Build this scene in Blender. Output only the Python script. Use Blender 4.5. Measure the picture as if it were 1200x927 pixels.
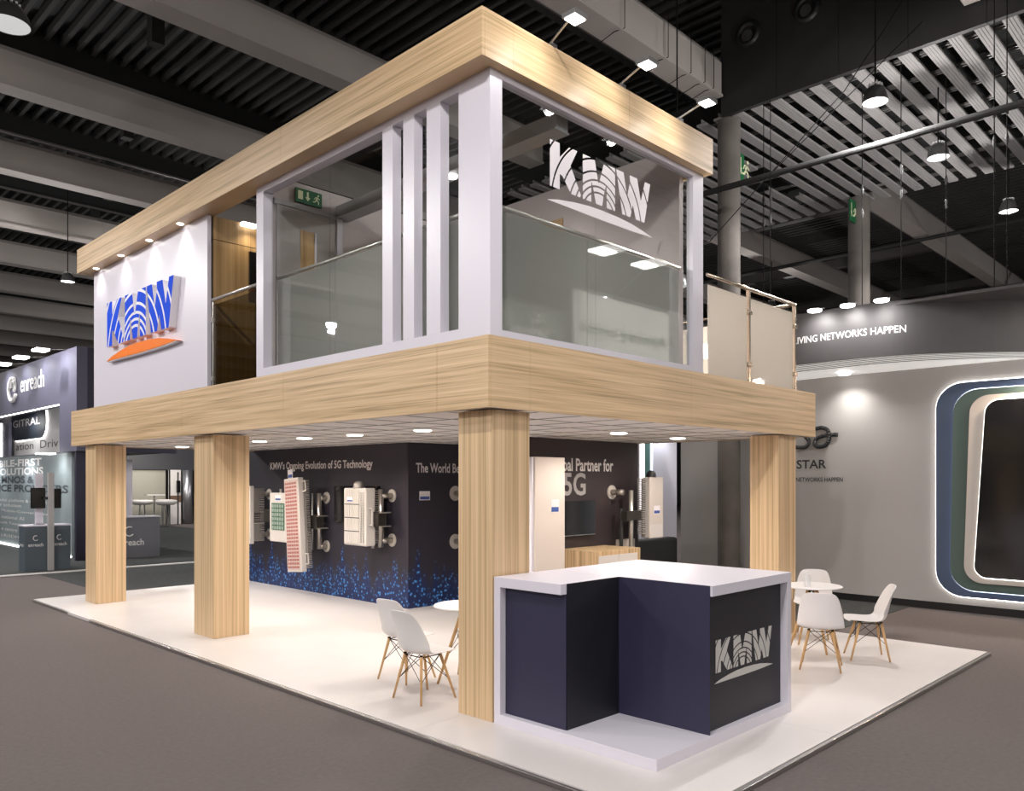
import bpy, bmesh, math, random
from mathutils import Vector, Matrix
random.seed(7)
C = bpy.context.scene.collection
S = bpy.context.scene
for o in list(bpy.data.objects): bpy.data.objects.remove(o)
PI = math.pi

# ------------------------------------------------------------------ camera, world, exposure
F_PX, CX, HY = 941.0, 600.0, 564.5
cam = bpy.data.objects.new('camera', bpy.data.cameras.new('camera'))
C.objects.link(cam)
cam.data.sensor_fit = 'HORIZONTAL'; cam.data.sensor_width = 36.0
cam.data.lens = 36.0 * F_PX / 1200.0
cam.data.shift_x = 0.0
cam.data.shift_y = (HY - 927 / 2) / 1200.0
cam.data.clip_end = 300
cam.location = (0, 0, 2.0)
cam.rotation_euler = (PI / 2, 0, math.atan2(924, 941) - PI / 2)
S.camera = cam
S.view_settings.view_transform = 'Standard'; S.view_settings.look = 'None'
S.view_settings.gamma = 1; S.view_settings.use_curve_mapping = False
S.view_settings.exposure = -0.08
w = bpy.data.worlds.new('world'); S.world = w; w.use_nodes = True
w.node_tree.nodes['Background'].inputs[0].default_value = (0.75, 0.8, 0.9, 1)
w.node_tree.nodes['Background'].inputs[1].default_value = 0.03
try:
    S.cycles.max_bounces = 8; S.cycles.transparent_max_bounces = 16
    S.cycles.diffuse_bounces = 4; S.cycles.glossy_bounces = 4
    S.cycles.sample_clamp_indirect = 4.0
    S.cycles.caustics_reflective = False; S.cycles.caustics_refractive = False
except Exception: pass

HALL_W, SPOT_W, DOWN_W, FLOOD_W = 740, 9, 58, 17

# ------------------------------------------------------------------ materials
def srgb(r, g, b):
    f = lambda c: (c / 255) / 12.92 if c / 255 <= 0.04045 else ((c / 255 + 0.055) / 1.055) ** 2.4
    return (f(r), f(g), f(b), 1)
MATS = {}
def mat(name, col, rough=0.5, metal=0.0, emis=None, es=0.0, spec=0.5, alpha=1.0, bump=0.0, bscale=200, var=0.0, vscale=3):
    if name in MATS: return MATS[name]
    m = bpy.data.materials.new(name); m.use_nodes = True
    n = m.node_tree; b = n.nodes['Principled BSDF']
    if len(col) == 3: col = (*col, 1)
    b.inputs['Base Color'].default_value = col
    b.inputs['Roughness'].default_value = rough
    b.inputs['Metallic'].default_value = metal
    b.inputs['Specular IOR Level'].default_value = spec
    b.inputs['Alpha'].default_value = alpha
    if emis:
        b.inputs['Emission Color'].default_value = (*emis[:3], 1)
        b.inputs['Emission Strength'].default_value = es
    tc = n.nodes.new('ShaderNodeTexCoord')
    if var:
        t = n.nodes.new('ShaderNodeTexNoise'); t.inputs['Scale'].default_value = vscale; t.inputs['Detail'].default_value = 6
        n.links.new(tc.outputs['Object'], t.inputs['Vector'])
        r = n.nodes.new('ShaderNodeValToRGB')
        r.color_ramp.elements[0].position = .3; r.color_ramp.elements[1].position = .7
        r.color_ramp.elements[0].color = tuple(c * (1 - var) for c in col[:3]) + (1,)
        r.color_ramp.elements[1].color = tuple(min(1, c * (1 + var)) for c in col[:3]) + (1,)
        n.links.new(t.outputs['Fac'], r.inputs[0]); n.links.new(r.outputs[0], b.inputs['Base Color'])
    if bump:
        t = n.nodes.new('ShaderNodeTexNoise'); t.inputs['Scale'].default_value = bscale; t.inputs['Detail'].default_value = 3
        n.links.new(tc.outputs['Object'], t.inputs['Vector'])
        bp = n.nodes.new('ShaderNodeBump'); bp.inputs['Strength'].default_value = bump; bp.inputs['Distance'].default_value = .01
        n.links.new(t.outputs['Fac'], bp.inputs['Height']); n.links.new(bp.outputs[0], b.inputs['Normal'])
    MATS[name] = m
    return m

def wood(name, horizontal, light=(0.77, 0.565, 0.345), mid=(0.62, 0.43, 0.24), dark=(0.40, 0.28, 0.145), rough=.42, freq=1.0):
    m = bpy.data.materials.new(name); m.use_nodes = True
    n = m.node_tree; b = n.nodes['Principled BSDF']; b.inputs['Roughness'].default_value = rough
    tc = n.nodes.new('ShaderNodeTexCoord')
    def layer(sc, detail, dist):
        mp = n.nodes.new('ShaderNodeMapping'); mp.inputs['Scale'].default_value = sc
        n.links.new(tc.outputs['Object'], mp.inputs['Vector'])
        t = n.nodes.new('ShaderNodeTexNoise'); t.inputs['Scale'].default_value = 1; t.inputs['Detail'].default_value = detail
        t.inputs['Distortion'].default_value = dist
        n.links.new(mp.outputs[0], t.inputs['Vector']); return t
    f = freq
    if horizontal:
        a = layer((.38, .38, 22 * f), 3, .25); c = layer((1.0, 1.0, 85 * f), 2, .1)
    else:
        a = layer((26 * f, 26 * f, .2), 3, .1); c = layer((95 * f, 95 * f, .5), 2, .05)
    mx = n.nodes.new('ShaderNodeMix'); mx.data_type = 'FLOAT'; mx.inputs[0].default_value = .42
    n.links.new(a.outputs['Fac'], mx.inputs[2]); n.links.new(c.outputs['Fac'], mx.inputs[3])
    r = n.nodes.new('ShaderNodeValToRGB'); e = r.color_ramp.elements
    e[0].position = .36; e[0].color = (*dark, 1); e[1].position = .60; e[1].color = (*light, 1)
    k = e.new(.46); k.color = (*mid, 1)
    n.links.new(mx.outputs[0], r.inputs[0]); n.links.new(r.outputs[0], b.inputs['Base Color'])
    MATS[name] = m
    return m

def glass(name, tint, refl, milk=0.0, milkcol=(.4, .42, .4), k=.8):
    """thin sheet: transparent + mirror reflection + optional milky film"""
    m = bpy.data.materials.new(name); m.use_nodes = True; n = m.node_tree
    n.nodes.remove(n.nodes['Principled BSDF']); out = n.nodes['Material Output']
    tr = n.nodes.new('ShaderNodeBsdfTransparent'); tr.inputs[0].default_value = (*tint, 1)
    gl = n.nodes.new('ShaderNodeBsdfGlossy'); gl.inputs['Roughness'].default_value = .0
    lw_ = n.nodes.new('ShaderNodeLayerWeight'); lw_.inputs[0].default_value = .5
    fr = n.nodes.new('ShaderNodeMath'); fr.operation = 'POWER'; fr.inputs[1].default_value = 4; n.links.new(lw_.outputs['Facing'], fr.inputs[0])
    ad = n.nodes.new('ShaderNodeMath'); ad.operation = 'MULTIPLY_ADD'; ad.inputs[1].default_value = k; ad.inputs[2].default_value = refl
    n.links.new(fr.outputs[0], ad.inputs[0])
    base = tr.outputs[0]
    if milk:
        df = n.nodes.new('ShaderNodeBsdfDiffuse'); df.inputs[0].default_value = (*milkcol, 1)
        tl = n.nodes.new('ShaderNodeBsdfTranslucent'); tl.inputs[0].default_value = (*milkcol, 1)
        a2 = n.nodes.new('ShaderNodeMixShader'); a2.inputs[0].default_value = .5
        n.links.new(df.outputs[0], a2.inputs[1]); n.links.new(tl.outputs[0], a2.inputs[2])
        m2 = n.nodes.new('ShaderNodeMixShader'); m2.inputs[0].default_value = milk
        n.links.new(base, m2.inputs[1]); n.links.new(a2.outputs[0], m2.inputs[2]); base = m2.outputs[0]
    mx = n.nodes.new('ShaderNodeMixShader')
    n.links.new(ad.outputs[0], mx.inputs[0]); n.links.new(base, mx.inputs[1]); n.links.new(gl.outputs[0], mx.inputs[2])
    n.links.new(mx.outputs[0], out.inputs[0])
    MATS[name] = m
    return m

wood('wood_h', True); wood('wood_v', False)
wood('wood_dark_v', False, light=(.50, .33, .15), mid=(.40, .25, .105), dark=(.25, .15, .06))
wood('leg_wood', False, light=(.62, .38, .17), mid=(.55, .33, .14), dark=(.46, .26, .10), freq=2)
WH, WV, WDV, LW = (MATS[k] for k in ('wood_h', 'wood_v', 'wood_dark_v', 'leg_wood'))
white = mat('white_laminate', (.74, .71, .78), .35)  # violet tint puts the lamps' cool cast into the colour
white_warm = mat('warm_white_laminate', (.78, .74, .71), .4)
platform_white = mat('platform_white', (.73, .685, .665), .32, var=.03, vscale=1.5)
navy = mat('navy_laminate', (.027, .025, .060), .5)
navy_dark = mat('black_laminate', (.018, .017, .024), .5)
carpet = mat('grey_carpet', (.155, .134, .128), .95, bump=.5, bscale=350, var=.07, vscale=25, spec=.1)
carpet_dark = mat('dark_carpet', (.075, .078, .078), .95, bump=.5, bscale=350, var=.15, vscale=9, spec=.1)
deck_black = mat('roof_deck_black', (.012, .012, .012), .6)
rib_mat = mat('roof_rib_dark', (.05, .049, .047), .7)
steel_dark = mat('steel_dark', (.03, .03, .03), .7, metal=.2)
beam_mat = mat('beam_grey', (.36, .33, .305), .7, var=.06, vscale=.6)
slat_mat = mat('slat_grey', (.27, .26, .255), .7, spec=.2)
concrete = mat('concrete', (.115, .103, .092), .85, var=.2, vscale=2.2, bump=.2, bscale=30)
alu = mat('aluminium', (.55, .55, .56), .3, metal=1)
chrome = mat('chrome', (.75, .72, .68), .28, metal=.85)
brass = mat('rail_steel', (.62, .52, .42), .25, metal=1)
black = mat('black_plastic', (.012, .012, .013), .4)
screen_black = mat('screen_black', (.01, .01, .011), .12)
grey_wall = mat('room_grey_wall', (.47, .415, .405), .6, var=.05, vscale=1)
door_grey = mat('door_beige', (.33, .30, .29), .5)
lamp_white = mat('lamp_lit_white', (1, 1, 1), .5, emis=(1, .98, .95), es=9)
lamp_warm = mat('lamp_lit_warm', (1, 1, 1), .5, emis=(1, .93, .84), es=6)
diffuser = mat('pendant_diffuser', (.06, .06, .06), .6, emis=(1, .99, .97), es=.62, spec=.1)
led = mat('led_white', (1, 1, 1), .5, emis=(1, .97, .92), es=6)
text_white = mat('lettering_white', (.85, .83, .82), .5)
text_grey = mat('lettering_grey', (.42, .40, .40), .5)
text_black = mat('lettering_black', (.02, .02, .022), .5)
chair_white = mat('chair_shell_white', (.82, .79, .78), .35)
wire = mat('wire_black', (.012, .012, .012), .9, spec=.05)
unit_white = mat('unit_light_grey', (.66, .62, .59), .45)
unit_grey = mat('unit_fin_grey', (.36, .34, .32), .45)
logo_blue = mat('logo_blue', (.003, .075, .78), .6, spec=.1)
logo_orange = mat('logo_orange', (.95, .22, .02), .5, spec=.2)
logo_white = mat('logo_white', (.88, .86, .9), .4)
film_white = mat('film_white', (.86, .82, .84), .6)
G_UP = glass('glass_clear', (.93, .94, .93), .012, k=.5)
G_LOW = glass('glass_frosted_grey', (.8, .82, .8), .20, .80, (.62, .62, .595))
G_REC = glass('glass_bronze', (.62, .60, .52), .03)
G_BAL = glass('glass_opal_warm', (.9, .85, .8), .015, .9, (.92, .87, .80))

# ------------------------------------------------------------------ mesh helpers
class MB:
    def __init__(s): s.v = []; s.f = []; s.sm = False
    def add(s, vs, fs):
        k = len(s.v); s.v += [tuple(p) for p in vs]; s.f += [tuple(i + k for i in f) for f in fs]; return s
    def box(s, x0, x1, y0, y1, z0, z1):
        return s.add([(x0,y0,z0),(x1,y0,z0),(x1,y1,z0),(x0,y1,z0),(x0,y0,z1),(x1,y0,z1),(x1,y1,z1),(x0,y1,z1)],
                     [(0,3,2,1),(4,5,6,7),(0,1,5,4),(1,2,6,5),(2,3,7,6),(3,0,4,7)])
    def tube(s, p0, p1, r, n=10, r1=None, caps=True):
        p0, p1 = Vector(p0), Vector(p1); d = (p1 - p0).normalized(); r1 = r if r1 is None else r1
        a = d.orthogonal().normalized(); b = d.cross(a)
        vs = []
        for q, rr in ((p0, r), (p1, r1)):
            for i in range(n):
                t = 2 * PI * i / n; vs.append(q + (a * math.cos(t) + b * math.sin(t)) * rr)
        fs = [(i, (i + 1) % n, n + (i + 1) % n, n + i) for i in range(n)]
        if caps: fs += [tuple(range(n - 1, -1, -1)), tuple(range(n, 2 * n))]
        return s.add(vs, fs)
    def path(s, pts, r, n=8):
        for a, b in zip(pts, pts[1:]): s.tube(a, b, r, n)
        return s
    def lathe(s, prof, c=(0, 0, 0), n=24):
        vs = []; fs = []
        for (r, z) in prof:
            for i in range(n):
                t = 2 * PI * i / n; vs.append((c[0] + r * math.cos(t), c[1] + r * math.sin(t), c[2] + z))
        for j in range(len(prof) - 1):
            for i in range(n):
                fs.append((j*n+i, j*n+(i+1)%n, (j+1)*n+(i+1)%n, (j+1)*n+i))
        return s.add(vs, fs)
    def prism(s, poly, O, U, V, N, d):
        """polygon (u,v) extruded by d along N"""
        O, U, V, N = map(Vector, (O, U, V, N)); n = len(poly)
        a = [O + U * u + V * v for u, v in poly]; b = [p + N * d for p in a]
        return s.add(a + b, [tuple(range(n - 1, -1, -1)), tuple(range(n, 2 * n))] + [(i, (i+1) % n, n + (i+1) % n, n + i) for i in range(n)])
    def build(s, name, m, parent=None, smooth=False, bevel=0, at=None):
        me = bpy.data.meshes.new(name)
        org = Vector(ORG.get(parent.name, (0, 0, 0))) if parent else Vector(at or (0, 0, 0))
        me.from_pydata([tuple(Vector(p) - org) for p in s.v], [], s.f); me.update()
        bm = bmesh.new(); bm.from_mesh(me); bmesh.ops.recalc_face_normals(bm, faces=bm.faces); bm.to_mesh(me); bm.free()
        if smooth:
            for p in me.polygons: p.use_smooth = True
        o = bpy.data.objects.new(name, me); C.objects.link(o); me.materials.append(m)
        if parent: o.parent = parent; ORG[o.name] = org
        else: o.location = org; ORG[o.name] = org
        if bevel:
            b = o.modifiers.new('bevel', 'BEVEL'); b.width = bevel; b.segments = 2; b.limit_method = 'ANGLE'
        return o
ORG = {}
def B(*a): return MB().box(*a)
def thing(name, label, cat, loc, group=None):
    o = bpy.data.objects.new(name, None); C.objects.link(o); o.location = loc; ORG[o.name] = Vector(loc)
    o.empty_display_size = .1
    tag(o, label, cat, group); return o
def tag(o, label, cat=None, group=None, kind=None):
    o['label'] = label
    if cat: o['category'] = cat
    if group: o['group'] = group
    if kind: o['kind'] = kind
    return o
def struct(o, label=None):
    o['kind'] = 'structure'
    if label: o['label'] = label
    return o
def copy_tree(o, parent=None):
    c = o.copy(); C.objects.link(c)
    if parent: c.parent = parent
    for ch in list(o.children): copy_tree(ch, c)
    return c
def spot(name, loc, target, watts, angle=90, blend=.6, col=(1, .95, .88), r=.04, parent=None):
    l = bpy.data.lights.new(name, 'SPOT'); l.energy = watts; l.spot_size = math.radians(angle); l.spot_blend = blend
    l.color = col; l.shadow_soft_size = r
    o = bpy.data.objects.new(name, l); C.objects.link(o)
    o.location = loc; d = Vector(target) - Vector(loc); o.rotation_euler = d.to_track_quat('-Z', 'Y').to_euler()
    if parent: o.location = Vector(loc) - ORG[parent.name]; o.parent = parent
    return o

AX = dict(U=(0, -1, 0), V=(0, 0, 1), N=(-1, 0, 0))    # wall facing -x, read along -y
AY = dict(U=(1, 0, 0), V=(0, 0, 1), N=(0, -1, 0))     # wall facing -y, read along +x
def text(name, body, O, fr, width, height, m, parent=None, bold=0.0, depth=.004, xfit=True):
    cu = bpy.data.curves.new('t', 'FONT'); cu.body = body; cu.size = 1; cu.extrude = .0; cu.offset = bold
    cu.resolution_u = 3
    to = bpy.data.objects.new('t', cu); C.objects.link(to)
    dg = bpy.context.evaluated_depsgraph_get(); dg.update()
    me = bpy.data.meshes.new_from_object(to.evaluated_get(dg)); C.objects.unlink(to); bpy.data.objects.remove(to)
    vs = [v.co.copy() for v in me.vertices]
    x0 = min(v.x for v in vs); x1 = max(v.x for v in vs); y0 = min(v.y for v in vs); y1 = max(v.y for v in vs)
    sy = height / (y1 - y0); sx = width / (x1 - x0) if xfit else sy
    O, U, V, N = Vector(O), Vector(fr['U']), Vector(fr['V']), Vector(fr['N'])
    fs = [tuple(p.vertices) for p in me.polygons]
    mb = MB(); f0 = [O + U * ((v.x - x0) * sx) + V * ((v.y - y0) * sy) + N * depth for v in vs]
    mb.add(f0, fs)
    # side walls for thick letters
    if depth > .006:
        from collections import Counter
        ec = Counter(); 
        for f in fs:
            for a, b in zip(f, f[1:] + f[:1]): ec[tuple(sorted((a, b)))] += 1
        k = len(mb.v); mb.v += [tuple(p - N * depth) for p in f0]
        for (a, b), c in ec.items():
            if c == 1: mb.f.append((a, b, k + b, k + a))
    bpy.data.meshes.remove(me)
    return mb.build(name, m, parent)

def rrect(u0, u1, v0, v1, r, n=6, slant=0.0):
    """rounded rectangle; slant shifts the top in u"""
    pts = []
    for cu, cv, a0 in ((u1 - r, v1 - r, 0), (u0 + r, v1 - r, PI/2), (u0 + r, v0 + r, PI), (u1 - r, v0 + r, 1.5*PI)):
        for i in range(n + 1):
            a = a0 + PI/2 * i / n
            pts.append((cu + r * math.cos(a), cv + r * math.sin(a)))
    return [(u + slant * (v - v0) / (v1 - v0), v) for u, v in pts]

# --- the arched three-letter logo: letter polygons cut by concentric arcs, contoured on a grid
def half(poly):
    """convex polygon -> signed distance style function (negative inside)"""
    a = 0
    for (x0, y0), (x1, y1) in zip(poly, poly[1:] + poly[:1]): a += x0 * y1 - x1 * y0
    if a < 0: poly = poly[::-1]
    E = []
    for (x0, y0), (x1, y1) in zip(poly, poly[1:] + poly[:1]):
        L = math.hypot(x1 - x0, y1 - y0); E.append(((y1 - y0) / L, -(x1 - x0) / L, x0, y0))
    return lambda x, y: max(nx * (x - px) + ny * (y - py) for nx, ny, px, py in E)
LETTERS = [half(p) for p in (
    [(0, 0), (.325, 0), (.325, 1), (0, 1)],
    [(.325, .70), (.642, 1), (1.03, 1), (.688, .608), (.5, .30), (.325, .34)],
    [(.325, .42), (.55, .78), (.70, .60), (1.09, 0), (.70, 0)],
    [(1.118, 0), (1.43, 0), (1.43, 1), (1.118, 1)],
    [(1.40, .46), (1.43, .38), (1.70, .42), (1.55, 1), (1.40, 1)],
    [(1.45, .47), (1.53, .21), (1.594, 0), (1.832, 0), (1.88, .21), (1.95, .49), (1.70, .50)],
    [(1.688, .43), (1.98, .40), (1.98, 1), (1.892, 1)],
    [(1.975, 0), (2.32, 0), (2.32, 1), (1.975, 1)],
    [(2.365, 1), (2.656, 1), (2.925, 0), (2.603, 0)],
    [(2.81, .50), (2.72, .20), (2.78, 0), (2.925, 0), (3.06, .40), (3.207, 1), (2.904, 1)],
    [(2.904, 1), (3.207, 1), (3.514, 0), (3.154, 0), (2.95, .55)],
    [(3.30, .30), (3.20, 0), (3.514, 0), (3.764, 1), (3.438, 1)])]
SLITS = [half(p) for p in ([(1.425, -.1), (1.60, -.1), (1.50, .28), (1.445, .45), (1.425, .45)], [(1.835, -.1), (2.0, -.1), (1.99, .49), (1.965, .49), (1.87, .21)])]
ARCS = []
for r in (.628, .765, .905, 1.095, 1.37, 1.68, 2.09): ARCS.append(r)
def logo_f(x, y, arcs=.021):
    v = min(f(x, y) for f in LETTERS)
    v = max(v, -min(f(x, y) for f in SLITS))
    if arcs:
        dx, dy = (x - 1.72), (y + .36)
        dd = math.hypot(dx, dy)
        for r in ARCS: v = max(v, arcs - abs(dd - r))
    return v
def march(fn, x0, x1, y0, y1, h):
    nx = int(round((x1 - x0) / h)); ny = int(round((y1 - y0) / h))
    val = [[fn(x0 + i * h, y0 + j * h) for i in range(nx + 1)] for j in range(ny + 1)]
    vs = []; idx = {}; fs = []
    def P(key, p):
        if key not in idx: idx[key] = len(vs); vs.append(p)
        return idx[key]
    for j in range(ny):
        for i in range(nx):
            c = [(i, j), (i+1, j), (i+1, j+1), (i, j+1)]; q = [val[b][a] for a, b in c]
            if all(t >= 0 for t in q): continue
            f = []
            for k in range(4):
                a, b = c[k], c[(k+1) % 4]; va, vb = q[k], q[(k+1) % 4]
                if va < 0: f.append(P(a, (x0 + a[0]*h, y0 + a[1]*h)))
                if (va < 0) != (vb < 0):
                    t = va / (va - vb)
                    f.append(P(tuple(sorted((a, b))), (x0 + (a[0] + (b[0]-a[0])*t)*h, y0 + (a[1] + (b[1]-a[1])*t)*h)))
            if len(f) >= 3: fs.append(tuple(f))
    return vs, fs
LOGO = march(logo_f, -.02, 3.80, -.02, 1.02, .0145)
LOGO_BOLD = march(lambda x, y: logo_f(x, y, .030), -.02, 3.80, -.02, 1.02, .0145)
LOGO_BACK = march(lambda x, y: logo_f(x, y, 0), -.02, 3.80, -.02, 1.02, .029)
def swoosh():
    top = [(-.084, -.313), (.25, -.235), (.81, -.159), (1.35, -.112), (1.882, -.101), (2.45, -.112), (2.993, -.150), (3.45, -.215), (3.853, -.293)]
    bot = [(3.45, -.305), (2.993, -.318), (2.45, -.322), (1.882, -.325), (1.3, -.322), (.8, -.318), (.35, -.315)]
    return top + bot
def flat_mesh(vf, O, fr, s, sy=None):
    sy = sy or s; O, U, V = Vector(O), Vector(fr['U']), Vector(fr['V']); mb = MB()
    return mb.add([O + U * (x * s) + V * (y * sy) for x, y in vf[0]], vf[1])
def solid_mesh(vf, O, fr, s, d, sy=None):
    from collections import Counter
    mb = flat_mesh(vf, O, fr, s, sy); N = Vector(fr['N']); k = len(mb.v); ec = Counter()
    for f in vf[1]:
        for a, b in zip(f, f[1:] + f[:1]): ec[tuple(sorted((a, b)))] += 1
    top = [tuple(Vector(p) + N * d) for p in mb.v]; mb.v += top
    mb.f = [tuple(i + k for i in f) for f in vf[1]] + [(a, b, k + b, k + a) for (a, b), c in ec.items() if c == 1]
    return mb

# ================================================================== HALL
struct(B(-26, 62, -26, 64, -.2, 0).build('floor', carpet), 'grey carpeted hall floor')
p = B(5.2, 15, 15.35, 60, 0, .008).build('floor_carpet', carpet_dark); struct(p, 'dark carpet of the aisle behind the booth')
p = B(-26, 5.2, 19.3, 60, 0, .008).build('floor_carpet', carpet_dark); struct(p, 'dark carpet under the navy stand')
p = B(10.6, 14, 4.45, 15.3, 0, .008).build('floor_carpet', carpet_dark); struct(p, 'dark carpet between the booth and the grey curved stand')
p = B(3.0, 11, 19.35, 19.5, .008, .03).build('trim_1', white_warm); struct(p, 'white floor strip along the aisle')
struct(B(-26, 62, 63.7, 64, 0, 11.4).build('wall_back', mat('hall_wall', (.10, .10, .10), .8)), 'dark end wall of the hall')
struct(B(61.7, 62, -26, 63.7, 0, 11.4).build('wall_right', MATS['hall_wall']))
struct(B(-26.2, -26, -26, 64, 0, 11.4).build('wall_left', MATS['hall_wall']))
struct(B(-26, 62, -26.2, -26, 0, 11.4).build('wall_front', MATS['hall_wall']))
ceil = struct(B(-26, 62, -26, 64, 11.4, 11.6).build('ceiling', deck_black), 'black corrugated hall roof deck with deep grey beams')
for k in range(-7, 13):
    y = 7.52 + 4.39 * k; x1 = 13.1 if k == 0 else 61
    segs = [(-25.5, 13.1), (20.3, 61)] if k in (0,) else [(-25.5, 61)]
    if k == 1: segs = [(-25.5, 13.1), (20.3, 61)]
    if k < 0: segs = [(-25.5, 13.1)]
    for a, b in segs:
        y0, y1 = y, y + .40
        poly = [(y0, 9.0), (y1, 9.0), (y1, 9.62), (y1 - .06, 9.72), (y0 + .06, 9.72), (y0, 9.62), (y0, 9.045), (y0 - .03, 9.04), (y0 - .03, 9.0)]
        MB().prism(poly, (a, 0, 0), (0, 1, 0), (0, 0, 1), (1, 0, 0), b - a).build('beam', beam_mat, ceil)
    # purlin between beams, with a thin bright lower flange
    ym = y + 2.35
    if -6 < k < 9:
        B(-25, 13.0 if k < 0 else 61, ym, ym + .25, 10.75, 11.35).build('purlin', steel_dark, ceil)
        B(-25, 13.0 if k < 0 else 61, ym - .04, ym + .02, 10.70, 10.75).build('flange', mat('flange_grey', (.16, .15, .145), .4), ceil)
rb = MB()
for i in range(-80, 190): rb.box(i * .30, i * .30 + .09, -20, 63, 11.2, 11.4)
o = rb.build('rib', rib_mat, ceil); o['kind'] = 'stuff'
tr = MB()
for x in (2.2, 18.3, 24.5, 31, 38, 46): tr.box(x, x + .3, 9 if x > 5 else -14, 60, 10.3, 10.62)
tr.build('tie_beam', mat('tie_grey', (.10, .095, .09), .5), ceil)
hg = MB()
for k in (1, 2, 3, 4):
    y = 7.52 + 4.39 * k + 2.4
    for x in (4.5 + k * 1.1, 10.5 + k, 17 + k): hg.box(x, x + .22, y, y + .22, 9.7, 11.3)
hg.build('hanger', steel_dark, ceil)
# pipes
pp = MB(); pp.tube((12.29, -8, 7.0), (12.29, 22, 7.0), .05, 12)
tag(pp.build('lighting_pipe', mat('pipe_grey', (.035, .035, .035), .9, spec=.1)), 'long dark horizontal pipe hung below the slatted ceiling', 'pipe')
for x, z in ((24.5, 8.9), (32.5, 8.9), (40.5, 8.9)):
    q = MB().tube((x, -2, z), (x, 40, z), .06, 8).build('pipe', MATS['pipe_grey'], ceil)
# black bulkhead with round vents
t = thing('bulkhead', 'black panelled ceiling bulkhead with round vent openings', 'bulkhead', (13.15, 0, 8.67))
for i in range(16):
    y1 = 7.557 - i * 1.078; y0 = y1 - 1.066
    B(13.15, 13.25, y0, y1, 8.67, 10.9).build('panel', mat('bulkhead_black', (.011, .010, .0095), .6, var=.15, vscale=2), t)
B(13.16, 13.24, -10, 7.557, 8.68, 10.88).build('backing', black, t)
for i in (0, 1, 2, 3):
    yc = 7.02 - i * 1.078
    ring = MB(); n = 24
    for a, b in ((.22, .165),):
        vs = []; fs = []
        for rr, xx in ((.235, 13.148), (.22, 13.10), (.15, 13.10), (.12, 13.148)):
            for j in range(n):
                tt = 2 * PI * j / n; vs.append((xx, yc + rr * math.cos(tt), 9.98 + rr * 1.0 * math.sin(tt)))
        for q in range(3):
            for j in range(n): fs.append((q*n+j, q*n+(j+1) % n, (q+1)*n+(j+1) % n, (q+1)*n+j))
        ring.add(vs, fs)
    ring.build('vent', mat('vent_black', (.006, .006, .006), .5), t, smooth=True)
    MB().tube((13.09, yc, 9.93), (13.149, yc, 9.93), .10, 20).build('vent_core', mat('vent_grey', (.035, .033, .03), .5), t)
# side face of the bulkhead and dark soffit beyond it
B(13.25, 20.2, 7.45, 7.53, 9.2, 10.9).build('side_panel', MATS['bulkhead_black'], t)
# slatted raft
t = thing('slatted_ceiling', 'raft of grey ribbed metal slats with black gaps', 'slatted ceiling', (16.4, 5, 8.7))
me = None
for i in range(44):
    y = 13.0 - .3606 * i
    if y < -2.6: break
    x0, x1 = (13.28, 19.7)
    if i == 12: x1 = 16.6
    if i == 13: x0, x1 = 13.28, 16.0
    def mk(x0, x1):
        m_ = MB(); m_.box(x0, x1, y, y + .195, 8.70, 8.74)
        for q in range(4): m_.box(x0, x1, y + .012 + q * .047, y + .040 + q * .047, 8.694, 8.70)
        m_.box(x0, x1, y + .09, y + .10, 8.74, 8.82)
        return m_.build('slat', slat_mat, t)
    mk(x0, x1)
    if i == 12: mk(17.4, 19.7)
    if i == 13: mk(18.2, 19.7)
for k in range(8):
    x = 13.7 + k * .8
    B(x, x + .03, -2.6, 13, 8.82, 8.86).build('rail', mat('rail_grey', (.12, .115, .11), .4), t)
    B(x + .09, x + .12, -2.6, 13, 8.82, 8.86).build('rail', MATS['rail_grey'], t)
B(13.2, 19.8, -2.6, 13.1, 9.1, 9.12).build('backing', mat('void_black', (.004, .004, .004), .9), t)
# concrete columns
def ccol(x, y, r, zt, label):
    t = thing('concrete_column', label, 'column', (x, y, 0))
    MB().lathe([(r, 0), (r, 5.2), (r - .004, 5.21), (r, 5.22), (r, 7.4), (r - .004, 7.41), (r, 7.42), (r, zt)], (x, y, 0), 40).build('shaft', concrete, t, smooth=True)
    return t
c1 = ccol(13.42, 7.55, .205, 8.67, 'round concrete column meeting the black bulkhead')
c2 = ccol(19.3, 7.45, .24, 8.69, 'round concrete column farther off, behind the curved stand')
green = mat('sign_green', srgb(15, 92, 52)[:3], .4)
sign_cream = mat('sign_cream', srgb(225, 230, 190)[:3], .4)
def run_man(mb, O, fr, s):
    O, U, V, N = Vector(O), Vector(fr['U']), Vector(fr['V']), Vector(fr['N'])
    def seg(a, b, wd):
        ax, ay = a; bx, by = b; L = math.hypot(bx-ax, by-ay); nx, ny = -(by-ay)/L*wd/2, (bx-ax)/L*wd/2
        mb.prism([(ax+nx, ay+ny), (ax-nx, ay-ny), (bx-nx, by-ny), (bx+nx, by+ny)], O, U*s, V*s, N, .003)
    seg((.5, .72), (.38, .42), .16); seg((.38, .45), (.62, .28), .11); seg((.62, .30), (.60, .05), .09)
    seg((.38, .42), (.22, .22), .11); seg((.24, .23), (.02, .22), .09); seg((.5, .68), (.72, .52), .08); seg((.48, .70), (.24, .62), .08); seg((.25, .62), (.16, .45), .07)
    mb.prism([(.58 + .09*math.cos(i*PI/5), .86 + .09*math.sin(i*PI/5)) for i in range(10)], O, U*s, V*s, N, .003)
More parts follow.
